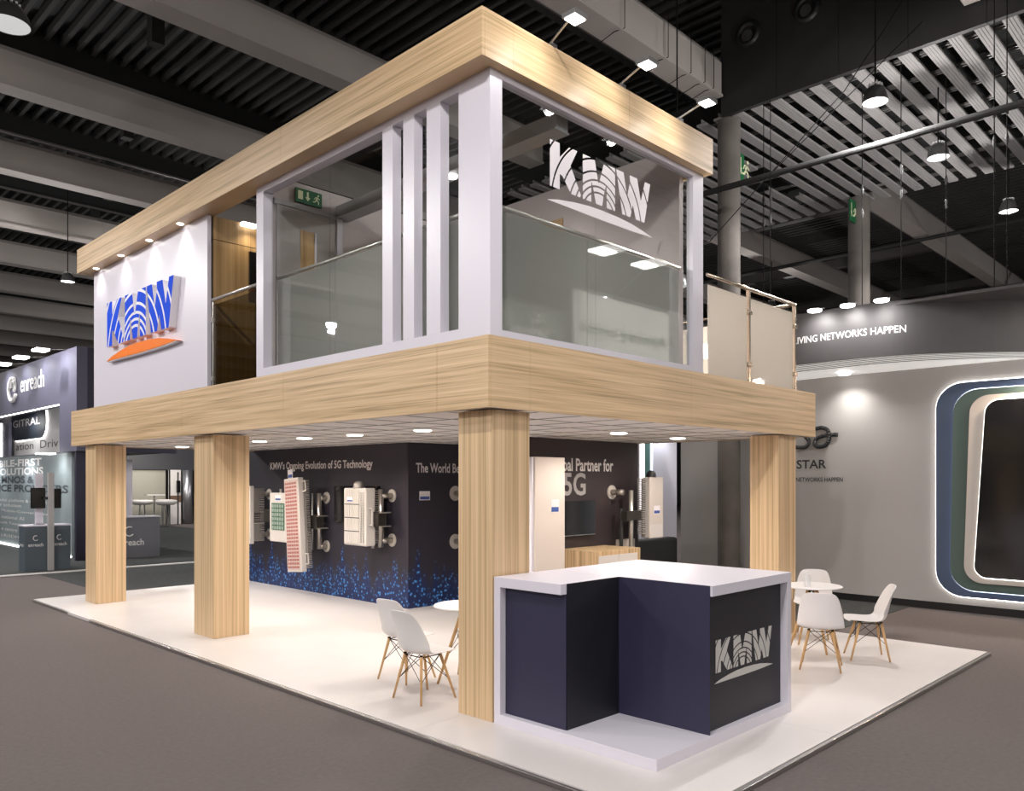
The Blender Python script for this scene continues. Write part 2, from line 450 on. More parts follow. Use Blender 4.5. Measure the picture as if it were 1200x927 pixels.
def exit_sign(name, label, O, fr, wd, ht, full=True):
    Ov, U, V, N = Vector(O), Vector(fr['U']), Vector(fr['V']), Vector(fr['N'])
    t = thing(name, label, 'exit sign', tuple(Ov))
    MB().prism([(0, 0), (wd, 0), (wd, ht), (0, ht)], Ov, U, V, N, .02).build('plate', green, t)
    O2 = Ov + N * .02; mb = MB()
    if full: mb.prism([(.03*wd/.36, .04), (.095*wd/.36, .04), (.095*wd/.36, ht-.03), (.03*wd/.36, ht-.03)], O2, U, V, N, .003)
    ax = wd * (.45 if full else .25)
    mb.prism([(ax-.012, ht*.45), (ax+.012, ht*.45), (ax+.012, ht*.85), (ax-.012, ht*.85)], O2, U, V, N, .003)
    mb.prism([(ax-.035, ht*.48), (ax, ht*.2), (ax+.035, ht*.48)], O2, U, V, N, .003)
    run_man(mb, O2 + U * (wd * (.64 if full else .45)) + V * (ht * .12), fr, ht * .78)
    mb.build('symbol', sign_cream, t); return t
exit_sign('exit_sign', 'green exit sign beside the nearer concrete column', (13.62, 7.46, 7.62), AY, .17, .50, False)
exit_sign('exit_sign', 'green exit sign at the top of the farther concrete column', (18.72, 7.45, 8.05), AY, .34, .50, False)

# pendant hall lamps (they light the hall)
def pendant(x, y, z, label, group=None, r=.175, light=True):
    t = thing('pendant_lamp', label, 'lamp', (x, y, z), group)
    MB().lathe([(r, 0), (r * .93, .10), (r * .72, .19), (r * .45, .23), (r * .42, .23)], (x, y, z), 28).build('shade', mat('pendant_shade', (.10, .10, .10), .3, metal=.5), t, smooth=True)
    MB().lathe([(0.001, .012), (r * .6, .010), (r * .97, .004)], (x, y, z), 28).build('diffuser', diffuser, t, smooth=True)
    g = MB()
    for i in range(12):
        a = 2 * PI * i / 12; g.box(x + r*.5*math.cos(a) - .012, x + r*.5*math.cos(a) + .012, y + r*.5*math.sin(a) - .012, y + r*.5*math.sin(a) + .012, z + .235, z + .26)
    g.build('vent_ring', mat('vent_ring', (.7, .7, .7), .3), t)
    MB().tube((x, y, z + .2), (x, y, 11.41), .012, 6).build('cord', wire, t)
    if light:
        k_ = .32 if (x > 2.5 and y < 3) else 1.08
        for kind, e in (('SPOT', HALL_W * k_), ('POINT', HALL_W * .26)):
            l = bpy.data.lights.new('pendant_light', kind); l.energy = e; l.shadow_soft_size = .12 if kind == 'SPOT' else .05; l.color = (1, .965, .95)
            if kind == 'SPOT': l.spot_size = math.radians(166); l.spot_blend = .25
            lo = bpy.data.objects.new('pendant_light', l); C.objects.link(lo); lo.parent = t; lo.location = (0, 0, -.06 if kind == 'SPOT' else -.3)
pendant(12.0, 4.4, 7.5, 'pendant hall lamp just above the long dark pipe')
pendant(14.8, 4.39, 7.5, 'pendant hall lamp below the slats, second of the right-hand three')
pendant(18.75, 4.24, 7.5, 'pendant hall lamp beyond the slats, above the curved stand')
pendant(2.65, 11.1, 7.5, 'large pendant hall lamp at the top left corner', r=.24, light=False)
pendant(7.2, 24.2, 7.5, 'pendant hall lamp beside the white logo wall')
pendant(3.0, 14.7, 8.2, 'pendant hall lamp hanging under the second left beam', r=.2, light=False)
pendant(4.9, 22.5, 6.9, 'pendant hall lamp over the navy stand, left edge')
pendant(11.3, 7.3, 5.2, 'small pendant lamp above the balcony handrail end', r=.17, light=False)
for i, (x, y) in enumerate([(-6, 11), (-15, 11), (-6, 2.5), (-15, 2.5), (1.2, 2.0), (-6, -6), (3, -6), (11, -6), (-15, -6), (19, -5), (-6, -15), (7, -15), (20, -15),
                            (-6, 24), (-15, 24), (16, 20), (24, 12), (30, 2), (14, 34), (24, 28), (3, 38), (38, 18), (6.2, -1.5), (-.8, 13.0), (-.5, 19.5)]):  # last two are added out of view to brighten the booth's left side
    pendant(x, y, 7.5, 'one of the repeated and added pendant hall lamps over the aisles', 'pendant lamps over the aisles')

# ================================================================== PLATFORM
PZ = .04
t = thing('booth_platform', 'low white glossy platform floor carrying the timber booth', 'platform', (7.2, 8.8, 0))
X0, X1, Y0, Y1 = 3.97, 10.44, 2.57, 15.08
ys = [Y0, 5.0, 7.5, 10.0, 12.3, 13.25, Y1]; xs = [X0, 6.2, 8.35, X1]
for i in range(3):
    for j in range(6):
        dz = .004 if (j == 4 and i == 0) else 0
        B(xs[i] + .0008 - (.03 if dz else 0), xs[i+1] - .0008, ys[j] + .0008, ys[j+1] - .0008, 0.001, PZ).build('floor_panel', platform_white, t)
edge = mat('edge_metal', (.45, .43, .42), .3, metal=.9)
for a in ((X0 - .035, X0 - .002, Y0, 12.3, 0, .034), (X0 - .02, X0 - .002, 13.26, Y1, 0, .034), (X0 - .035, X1, Y0 - .035, Y0 - .002, 0, .034)):
    B(*a).build('edge_trim', edge, t, bevel=.004)

# ================================================================== COLUMNS AND DECK
def col(x0, x1, y0, y1, label, zt=2.59):
    t = thing('timber_column', label, 'column', (x0, y0, PZ))
    B(x0, x1, y0, y1, PZ, zt).build('shaft', WV, t, bevel=.003)
    return t
col(4.549, 4.99, 4.69, 5.105, 'square timber-clad column at the near corner, behind the counter')
col(4.53, 5.01, 9.66, 10.21, 'square timber-clad column, middle of the left row')
col(4.50, 4.97, 13.76, 14.22, 'square timber-clad column at the far left end')
col(9.574, 10.05, 4.69, 5.085, 'square timber-clad column at the right, near white chairs')

d = thing('upper_deck', 'timber-clad upper deck with deep wood-grain edge panels', 'deck', (4.42, 4.60, 2.59))
yseam = [4.60, 5.234, 7.773, 10.329, 12.921, 14.681]
for a, b in zip(yseam, yseam[1:]): B(4.42, 4.45, a + .003, b - .003, 2.595, 3.172).build('panel', WH, d)
xseam = [4.4505, 4.9, 7.4, 9.9, 10.44]
for a, b in zip(xseam, xseam[1:]): B(a + .001, b - .0015, 4.60, 4.63, 2.595, 3.172).build('panel', WH, d)
B(10.41, 10.44, 4.63, 9.9, 2.595, 3.172).build('end_panel', WH, d)
B(4.45, 10.41, 14.65, 14.681, 2.595, 3.172).build('end_panel', WH, d)
B(4.455, 10.405, 4.635, 14.645, 2.63, 3.16).build('slab', mat('slab_grey', (.03, .03, .03), .7), d)
B(4.45, 4.56, 4.63, 14.65, 2.600, 2.63).build('lip', mat('lip_white', (.7, .68, .66), .5), d)
B(4.56, 10.41, 4.63, 4.70, 2.600, 2.63).build('lip', MATS['lip_white'], d)
# ceiling tiles
tile_w, tile_l = (10.40 - 4.56) / 10, (14.64 - 4.70) / 17
tm = MB().box(.008, tile_w - .008, .008, tile_l - .008, 0, .018)
tile0 = None
tile_mat = mat('ceiling_tile', (.86, .83, .80), .8, spec=.1)
for i in range(10):
    for j in range(17):
        if tile0 is None:
            tile0 = tm.build('tile', tile_mat, d); base = tile0.location.copy()
            for v in tile0.data.vertices: v.co = v.co + ORG[d.name]
            q = tile0
        else:
            q = tile0.copy(); C.objects.link(q); q.parent = d
        q.location = (4.56 + i * tile_w - 4.42, 4.70 + j * tile_l - 4.60, 2.607 - 2.59)
for i in range(11):
    x = 4.56 + i * tile_w; B(x - .005, x + .005, 4.70, 14.64, 2.602, 2.607).build('grid_bar', mat('grid_grey', (.34, .33, .32), .6), d)
for j in range(18):
    y = 4.70 + j * tile_l; B(4.56, 10.40, y - .005, y + .005, 2.602, 2.607).build('grid_bar', MATS['grid_grey'], d)
# downlights
DL = [(5.93, 13.84), (5.93, 12.48), (5.93, 11.12), (5.95, 9.89), (6.0, 8.75), (6.03, 7.40), (5.9, 6.0), (8.06, 6.05), (9.6, 6.19)]
names = ['farthest of the row toward the far columns', 'seventh', '', '', '', '', '', 'before the dark partner wall', 'near the right timber column']
ORD = ['sixth', 'fifth', 'fourth', 'third', 'second']
for i, (x, y) in enumerate(DL):
    lab = ('recessed ceiling downlight ' + ['at the far left end of the long row', 'sixth along the long row from the near column', 'fifth along the long row from the near column',
           'fourth along the long row from the near column', 'third along the long row from the near column', 'second along the long row from the near column',
           'directly behind the near corner column', 'before the dark wall lettered with 5G', 'at the right end near the right timber column'][i])
    t = thing('downlight', lab, 'light', (x, y, 2.60), 'recessed downlights of the booth ceiling')
    MB().lathe([(.075, 2.596), (.095, 2.593), (.105, 2.600), (.105, 2.61)], (x, y, 0), 24).build('ring', lamp_warm, t, smooth=True)
    MB().lathe([(.0005, 2.597), (.075, 2.597)], (x, y, 0), 24).build('lens', lamp_warm, t)
    spot('downlight_beam', (x, y, 2.575), (x, y, 0), DOWN_W * (2.0 if i < 7 else 1.8), 168, .5, (1, .90, .80), .09, t)
for (x, y) in []:
    t = thing('downlight', 'recessed ceiling downlight behind the dark display walls', 'light', (x, y, 2.60), 'recessed downlights of the booth ceiling')
    MB().lathe([(.0005, 2.597), (.095, 2.597), (.105, 2.605)], (x, y, 0), 24).build('lens', lamp_warm, t)
    spot('downlight_beam', (x, y, 2.575), (x, y, 0), DOWN_W, 150, .8, (1, .90, .80), .09, t)

# ================================================================== ROOF CANOPY (upper band)
r_ = thing('roof_canopy', 'timber-grain fascia ring crowning the upper storey', 'canopy', (4.42, 4.675, 5.42))
us = [4.675, 7.826, 11.008, 14.39]
for a, b in zip(us, us[1:]):
    B(4.42, 4.45, a + .003, b - .003, 5.425, 5.816).build('panel', WH, r_)
    B(4.4505, 4.70, a + (.03 if a < 5 else 0) + .0015, b - .0015, 5.425, 5.445).build('soffit_panel', WH, r_)
ux = [4.4505, 4.78, 6.4, 7.96]
for a, b in zip(ux, ux[1:]):
    B(a + .001, b - .001, 4.675, 4.705, 5.425, 5.816).build('panel', WH, r_)
    if b > 4.9: B(a if a > 4.5 else 4.70, b - .001, 4.7055, 4.92, 5.425, 5.445).build('soffit_panel', WH, r_)
B(4.703, 4.78, 4.7055, 4.92, 5.425, 5.445).build('soffit_panel', WH, r_)
B(4.66, 4.70, 4.92, 14.36, 5.4455, 5.80).build('inner_board', WV, r_)
B(4.70, 7.96, 4.90, 4.94, 5.4455, 5.80).build('inner_board', WV, r_)
B(7.93, 7.96, 4.705, 5.3, 5.4455, 5.816).build('end_panel', WH, r_)

# logo wall
lw = thing('logo_wall', 'white upper wall carrying the blue and orange logo', 'wall panel', (4.6, 12, 3.17))
B(4.60, 4.65, 9.98, 14.14, 3.165, 5.424).build('board', white, lw)
# spot lights in the soffit above the logo wall
for i, y in enumerate((13.81, 12.74, 11.66, 10.62)):
    t = thing('soffit_spotlight', 'small lit spotlight in the timber soffit, %s from the far end' % ['first', 'second', 'third', 'fourth'][i], 'light', (4.52, y, 5.42), 'soffit spotlights over the logo wall')
    MB().lathe([(.0005, 5.418), (.035, 5.418), (.045, 5.424)], (4.525, y, 0), 16).build('lens', lamp_white, t)
    spot('soffit_beam', (4.50, y, 5.40), (4.53, y, 3.2), SPOT_W * 1.6, 110, .9, (1, .97, .97), .03, t)
# sign
s0 = .666; W0 = 3.764
L = thing('logo_sign', 'large blue three-letter logo with white arcs on the white wall', 'sign', (4.6, 12, 3.85))
su = (13.26 - 10.78) / W0
solid_mesh(LOGO_BACK, (4.60, 13.26, 4.093), AX, su, .095, .683).build('letter_block', logo_white, L)
flat_mesh(LOGO_BOLD, (4.504, 13.26, 4.093), AX, su, .683).build('lettering', logo_blue, L)
k = MB(); k.prism([(u * su, v * .683) for u, v in swoosh()], (4.60, 13.26, 4.093), (0, -1, 0), (0, 0, 1), (-1, 0, 0), .085)
k.build('swoosh', logo_orange, L)
o = MB(); o.prism([(u * su, v * .683 - .012) for u, v in swoosh()], (4.60, 13.255, 4.093), (0, -1, 0), (0, 0, 1), (-1, 0, 0), .075)
o.build('swoosh_edge', logo_white, L)

# recess: timber wall with set-in screen, bronze glass balustrade
t = thing('timber_wall', 'brown wood-grain wall in the open bay beside the logo wall', 'wall panel', (4.8, 10, 3.17))
B(4.69, 5.3, 9.99, 10.03, 3.165, 5.12).build('board', WDV, t)
B(4.69, 6.6, 9.99, 10.03, 5.128, 5.424).build('board', WDV, t)
B(5.308, 6.6, 9.99, 10.03, 3.165, 5.12).build('board', WDV, t)
B(4.69, 6.6, 10.032, 10.06, 3.165, 5.424).build('backing', navy_dark, t)
t = thing('wall_oven_niche', 'black appliance niche with steel trim in the timber wall', 'niche', (5.3, 9.97, 4.3))
B(5.17, 5.75, 9.955, 9.988, 4.62, 5.06).build('panel', screen_black, t)
B(5.17, 5.75, 9.955, 9.988, 4.585, 4.61).build('trim', alu, t)
B(5.17, 5.75, 9.955, 9.988, 4.40, 4.58).build('panel', mat('copper_dark', (.10, .045, .02), .3), t)
B(5.05, 5.25, 9.90, 9.99, 5.38, 5.42).build('added_light_bar', lamp_warm, t)  # lit bar added as a fixture for the recess lamp
spot('recess_lamp', (5.15, 9.85, 5.36), (5.2, 9.95, 4.0), 10, 120, .9, (1, .85, .65), .03)
t = thing('terrace_balustrade', 'bronze glass balustrade with steel handrail in the open bay', 'railing', (4.66, 9.3, 3.17))
B(4.655, 4.667, 8.74, 9.96, 3.20, 4.26).build('glass_panel', G_REC, t)
MB().tube((4.66, 8.72, 4.33), (4.66, 9.97, 4.33), .021, 12).build('handrail', chrome, t, smooth=True)
for y in (8.75, 9.95):
    for z in (3.3, 4.05): B(4.64, 4.68, y - .02, y + .02, z, z + .05).build('clamp', chrome, t)
    MB().tube((4.66, y, 3.165), (4.66, y, 4.32), .01, 8).build('post', chrome, t)

# glazed corner room
g = thing('glazed_front', 'white-framed glazed corner of the upper room with three fins', 'glazing', (4.6, 4.77, 3.17))
FB = .14
B(4.60, 4.72, 8.54, 8.70, 3.165, 5.424).build('post', white, g)
B(4.601, 4.72, 5.16, 8.54, 3.165, 3.31).build('bottom_rail', white, g)
B(4.601, 4.72, 5.16, 8.54, 5.35, 5.424).build('top_rail', white, g)
for a, b in ((6.09, 6.25), (5.77, 5.93), (5.40, 5.59)): B(4.60, 4.70, a, b, 3.3105, 5.349).build('fin', white, g)
B(4.60, 4.74, 4.77, 5.16, 3.165, 5.424).build('corner_post', white, g)
B(4.741, 7.70, 4.771, 4.86, 3.165, 3.27).build('bottom_rail', white, g)
B(4.741, 7.70, 4.771, 4.86, 5.365, 5.424).build('top_rail', white, g)
B(7.70, 7.91, 4.77, 4.85, 3.165, 5.424).build('post', white, g)
pm = mat('frame_shadow_grey', (.42, .40, .42), .4)
B(4.705, 4.717, 5.161, 7.32, 3.312, 5.349).build('pane', G_UP, g)
B(4.705, 4.717, 7.326, 8.539, 3.312, 5.349).build('pane', G_UP, g)
B(4.742, 6.05, 4.815, 4.827, 3.271, 5.364).build('pane', G_UP, g)
B(6.056, 7.699, 4.815, 4.827, 3.271, 5.364).build('pane', G_UP, g)
fg = thing('glass_logo', 'white film logo with swoosh on the front glazing', 'logo', (5.385, 4.81, 4.53))
flat_mesh(LOGO, (5.385, 4.811, 4.66), AY, .4145, .421).build('lettering', film_white, fg)
MB().prism([(u * .4145, v * .421) for u, v in swoosh()], (5.385, 4.811, 4.66), (1, 0, 0), (0, 0, 1), (0, -1, 0), .001).build('swoosh', film_white, fg)
# inner balustrade
t = thing('inner_balustrade', 'frosted grey-green glass balustrade with steel rail inside the side glazing', 'railing', (4.8, 6.8, 3.17))
B(4.775, 4.787, 4.98, 7.318, 3.20, 4.345).build('glass_panel', G_LOW, t)
B(4.775, 4.787, 7.326, 8.52, 3.20, 4.345).build('glass_panel', G_LOW, t)
MB().tube((4.78, 4.93, 4.375), (4.78, 8.53, 4.375), .02, 12).build('handrail', chrome, t, smooth=True)
t = thing('inner_balustrade', 'frosted glass balustrade with steel rail inside the logo glazing', 'railing', (6.2, 4.93, 3.17))
B(4.80, 6.05, 4.925, 4.937, 3.20, 4.345).build('glass_panel', G_LOW, t)
B(6.058, 7.66, 4.925, 4.937, 3.20, 4.345).build('glass_panel', G_LOW, t)
MB().tube((4.79, 4.93, 4.375), (7.68, 4.93, 4.375), .02, 12).build('handrail', chrome, t, smooth=True)
# room walls
t = thing('room_rear_wall', 'plain grey rear wall of the glazed upper room', 'wall panel', (7.05, 6.8, 3.17))
B(7.72, 7.80, 4.96, 8.7, 3.165, 5.745).build('board', grey_wall, t)
t = thing('room_end_wall', 'grey end wall of the upper room with a door opening', 'wall panel', (5.9, 8.6, 3.17))
B(4.73, 7.715, 8.62, 8.69, 3.165, 5.60).build('board', grey_wall, t)
t = thing('room_door', 'grey flush door with a narrow timber-coloured vision panel', 'door', (5.2, 8.6, 3.17))
B(4.80, 5.62, 8.585, 8.615, 3.17, 5.27).build('leaf', door_grey, t)
B(5.62, 5.70, 8.57, 8.619, 3.17, 5.33).build('frame', white, t)
B(4.76, 5.62, 8.57, 8.619, 5.27, 5.33).build('frame', mat('frame_grey', (.35, .34, .34), .5), t)
B(5.11, 5.30, 8.578, 8.584, 3.9, 5.03).build('vision_panel', WDV, t)
B(5.30, 5.325, 8.572, 8.584, 3.9, 5.03).build('vision_bead', white, t)
exit_sign('exit_sign', 'green exit sign above the door of the glazed upper room', (5.045, 8.60, 5.36), AY, .36, .17)
t = thing('timber_hatch', 'small brown timber panel low on the rear wall of the upper room', 'panel', (7.7, 6.3, 3.2))
B(7.70, 7.719, 6.67, 7.35, 3.2, 5.34).build('board', WDV, t)
t = thing('roof_tie_beam', 'light grey steel beam crossing over the open-topped upper room', 'beam', (5.7, 6.7, 5.3))
B(5.62, 5.79, 4.945, 8.61, 5.30, 5.44).build('beam_body', mat('steel_light', (.42, .43, .45), .4, metal=.2), t)
B(5.60, 5.81, 4.945, 8.61, 5.285, 5.30).build('beam_flange', MATS['steel_light'], t)
MB().lathe([(.0005, 5.262), (.05, 5.262), (.06, 5.285)], (5.705, 6.5, 0), 20).build('fill_lens', lamp_white, t)  # lens added to give the fill light a fixture
spot('room_fill', (5.705, 6.5, 5.25), (6.6, 6.8, 3.2), 560, 160, .9, (1, .93, .9), .2)  # fill light added to brighten the upper room
# front floodlights on arms
for i, (px, lx) in enumerate(((5.03, 5.03), (6.045, 6.045), (7.07, 7.07))):
    t = thing('arm_floodlight', 'lit floodlight on a thin arm over the front fascia, %s' % ['nearest the corner', 'the middle one', 'nearest the right end'][i], 'light', (lx, 4.2, 6.05), 'arm floodlights over the front fascia')
    zc = 5.755; yc = 4.22
    B(lx - .08, lx + .08, yc - .07, yc + .07, zc + .015, zc + .055).build('head', mat('lamp_body', (.5, .5, .5), .3, metal=.8), t)
    B(lx - .065, lx + .065, yc - .055, yc + .055, zc + .008, zc + .0145).build('lens', lamp_white, t)
    MB().tube((lx, yc + .06, zc + .035), (lx + .29, 4.80, 5.86), .010, 8).build('arm', alu, t)
    B(lx + .25, lx + .33, 4.70, 4.84, 5.81, 5.87).build('bracket', alu, t)
    spot('flood_beam', (lx, yc + .02, zc - .01), (lx - .10, 4.68, 5.58), FLOOD_W, 120, 1, (1, .97, .92), .05, t)

# balcony railing at the right
t = thing('balcony_railing', 'balcony railing with warm opal glass and a steel handrail', 'railing', (9, 4.72, 3.17))
B(7.93, 8.80, 4.715, 4.727, 3.20, 4.20).build('glass_panel', G_BAL, t)
B(8.90, 10.01, 4.715, 4.727, 3.20, 4.20).build('glass_panel', G_BAL, t)
MB().tube((7.915, 4.72, 4.31), (10.07, 4.72, 4.31), .022, 12).build('handrail', brass, t, smooth=True)
MB().tube((10.07, 4.70, 4.31), (10.07, 8.6, 4.31), .022, 12).build('handrail', brass, t, smooth=True)
B(10.064, 10.076, 4.78, 8.6, 3.2, 4.20).build('glass_panel', G_BAL, t)
for x in (8.85, 10.07):
    q = B(x - .018, x + .018, 4.70, 4.74, 3.172, 4.30).build('post', brass, t)
    for z in (3.38, 4.0): B(x - .045, x + .045, 4.69, 4.75, z, z + .05).build('clamp', brass, t, bevel=.004)
t = thing('balcony_back_wall', 'warm white wall inside the balcony, behind opal glass', 'wall panel', (9, 6, 3.17))
B(7.95, 9.9, 6.8, 6.86, 3.165, 4.15).build('board', white_warm, t)
B(8.9, 9.1, 6.72, 6.8, 4.02, 4.08).build('added_wall_light', lamp_warm, t)  # glowing box added behind the glass as the fill's fixture
spot('balcony_fill', (9.0, 6.66, 4.05), (9.0, 4.8, 3.6), 220, 165, .9, (1, .90, .76), .12)  # added fill that brightens the opal glass from behind

# ================================================================== RECEPTION COUNTER
c = thing('reception_counter', 'navy and white stepped reception counter with arched logo', 'counter', (5.5, 3.9, PZ))
CT = 1.229; T = .08
B(4.55, 6.556, 3.10, 4.672, PZ, .121).build('plinth', white, c, bevel=.002)
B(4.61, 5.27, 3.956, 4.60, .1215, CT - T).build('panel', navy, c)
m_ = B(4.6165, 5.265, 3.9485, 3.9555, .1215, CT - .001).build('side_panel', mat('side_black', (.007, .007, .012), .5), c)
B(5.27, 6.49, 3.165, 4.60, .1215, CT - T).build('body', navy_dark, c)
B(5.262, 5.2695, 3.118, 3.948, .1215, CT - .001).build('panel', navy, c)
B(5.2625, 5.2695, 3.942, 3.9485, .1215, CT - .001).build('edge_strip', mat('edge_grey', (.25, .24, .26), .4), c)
B(4.55, 5.262, 3.9560, 4.672, CT - T, CT).build('worktop', white, c, bevel=.0015)
B(5.2696, 6.556, 3.10, 4.672, CT - T, CT).build('worktop', white, c, bevel=.0015)
B(4.55, 4.68, 4.602, 4.672, .1215, CT - T).build('end_frame', white, c)
B(6.49, 6.556, 3.10, 4.672, .1215, CT - T).build('end_frame', white, c)
cs = (6.30 - 5.425) / W0
flat_mesh(LOGO, (5.425, 3.1635, .545), AY, .2405, .250).build('logo_lettering', mat('logo_silver', (.62, .60, .57), .4), c)
MB().prism([(u * .2405, v * .250) for u, v in swoosh()], (5.425, 3.1648, .545), (1, 0, 0), (0, 0, 1), (0, -1, 0), .0012).build('logo_swoosh', MATS['logo_silver'], c)

# ================================================================== CHAIRS AND TABLES
def cr(ps, t):
    n = len(ps) - 1; x = t * n; i = min(int(x), n - 1); f = x - i
    g = lambda j: ps[max(0, min(n, j))]
    return tuple(.5 * ((2*b) + (-a + c)*f + (2*a - 5*b + 4*c - d)*f*f + (-a + 3*b - 3*c + d)*f**3) for a, b, c, d in zip(g(i-1), g(i), g(i+1), g(i+2)))
def make_chair():
    t = thing('side_chair', 'white shell chair', 'chair', (0, 0, 0))
    # profile: forward, height, half width, edge lift, edge forward
    prof = [(.225, .425, .165, .000, -.03), (.215, .440, .205, .006, -.01), (.12, .437, .228, .010, 0), (.0, .428, .232, .013, 0), (-.10, .424, .232, .026, .01),
            (-.175, .445, .232, .045, .05), (-.212, .52, .228, .01, .085), (-.235, .62, .215, 0, .07), (-.262, .73, .190, 0, .045), (-.285, .80, .160, -.005, .025), (-.292, .822, .120, -.006, .015)]
    nu, nv = 12, 26; mb = MB(); vs = []
    for j in range(nv + 1):
        d, z, hw, lift, fw = cr(prof, j / nv)
        for i in range(nu + 1):
            s = -1 + 2 * i / nu
            vs.append((d + fw * s * s, hw * s, z + lift * s * s * abs(s)))
    fs = [(j*(nu+1)+i, j*(nu+1)+i+1, (j+1)*(nu+1)+i+1, (j+1)*(nu+1)+i) for j in range(nv) for i in range(nu)]
    mb.add(vs, fs); sh = mb.build('shell', chair_white, t, smooth=True)
    so = sh.modifiers.new('s', 'SOLIDIFY'); so.thickness = .008; so.offset = 0
    sb = sh.modifiers.new('b', 'SUBSURF'); sb.levels = 1; sb.render_levels = 1
    tops = {}; feet = {}
    for sx in (1, -1):
        for sy in (1, -1):
            a = Vector((sx * .11 - .02, sy * .115, .405)); b = Vector((sx * .20 - .0, sy * .20, 0)); tops[sx, sy] = a; feet[sx, sy] = b
            MB().tube(b, a, .0095, 12, .0145).build('leg', LW, t, smooth=True)
            B(a.x - .011, a.x + .011, a.y - .011, a.y + .011, .395, .420).build('bracket', wire, t)
    br = MB(); mid = lambda k, f=.55: tops[k].lerp(feet[k], f)
    for k1, k2 in (((1,1),(1,-1)), ((-1,1),(-1,-1)), ((1,1),(-1,1)), ((1,-1),(-1,-1))):
        br.tube(tops[k1], mid(k2), .003, 6); br.tube(tops[k2], mid(k1), .003, 6)
    br.path([(tops[k].x, tops[k].y, .40) for k in ((1,1),(-1,1),(-1,-1),(1,-1),(1,1))], .005, 6)
    br.build('brace', wire, t)
    return t
chair = make_chair()
CH = [(4.64, 5.67, 0, 'white shell chair with wooden legs, nearest the front edge, left group', 'white chairs at the left bistro table'),
      (4.98, 6.36, 6, 'white shell chair partly hidden behind the nearer left chair', 'white chairs at the left bistro table'),
      (8.33, 3.61, 21, 'white shell chair seen from behind, right of the counter', 'white chairs at the right bistro table'),
      (9.15, 3.45, 122, 'white shell chair seen side-on, outermost at the right', 'white chairs at the right bistro table'),
      (9.95, 4.42, 200, 'white shell chair behind the right round table', 'white chairs at the right bistro table')]
for i, (x, y, a, lab, grp) in enumerate(CH):
    o = chair if i == 0 else copy_tree(chair)
    o.location = (x, y, PZ); o.rotation_euler.z = math.radians(a); tag(o, lab, 'chair', grp)
def table(x, y, rot, zt, r, label):
    t = thing('bistro_table', label, 'table', (0, 0, 0))
    MB().lathe([(0.0005, zt), (r - .01, zt), (r, zt - .006), (r, zt - .014), (r - .012, zt - .02), (.0005, zt - .02)], (0, 0, 0), 48).build('table_top', chair_white, t, smooth=False)
    pts = []
    for k in range(4):
        a = PI / 4 + k * PI / 2; tp = Vector((.05 * math.cos(a), .05 * math.sin(a), zt - .05)); ft = Vector((.30 * math.cos(a), .30 * math.sin(a), 0))
        MB().tube(ft, tp, .012, 12, .019).build('leg', LW, t, smooth=True); pts.append((tp, ft))
        B(tp.x - .02, tp.x + .02, tp.y - .02, tp.y + .02, zt - .08, zt - .021).build('bracket', wire, t)
    br = MB()
    for k in range(4):
        (a, b), (c_, d_) = pts[k], pts[(k + 1) % 4]
        br.tube(a.lerp(b, .25), c_.lerp(d_, .62), .003, 6); br.tube(c_.lerp(d_, .25), a.lerp(b, .62), .003, 6)
    br.build('brace', wire, t)
    t.location = (x, y, PZ); t.rotation_euler.z = math.radians(rot)
    return t
table(5.32, 5.84, 20, .755, .33, 'white round bistro table partly behind the near column')
table(9.13, 4.06, 10, .755, .33, 'white round bistro table at the right holding a dispenser')
t = thing('pump_dispenser', 'clear plastic pump bottle standing on the right round table', 'bottle', (8.98, 4.05, PZ + .755))
zb = PZ + .756
MB().lathe([(.001, 0), (.032, 0), (.034, .01), (.034, .10), (.026, .125), (.013, .135)], (8.98, 4.05, zb), 20).build('bottle_body', mat('clear_plastic', (.85, .85, .86), .1, alpha=.45), t, smooth=True)
MB().tube((8.98, 4.05, zb + .135), (8.98, 4.05, zb + .175), .010, 10).tube((8.98, 4.05, zb + .175), (8.94, 4.08, zb + .17), .006, 8).build('pump', film_white, t)

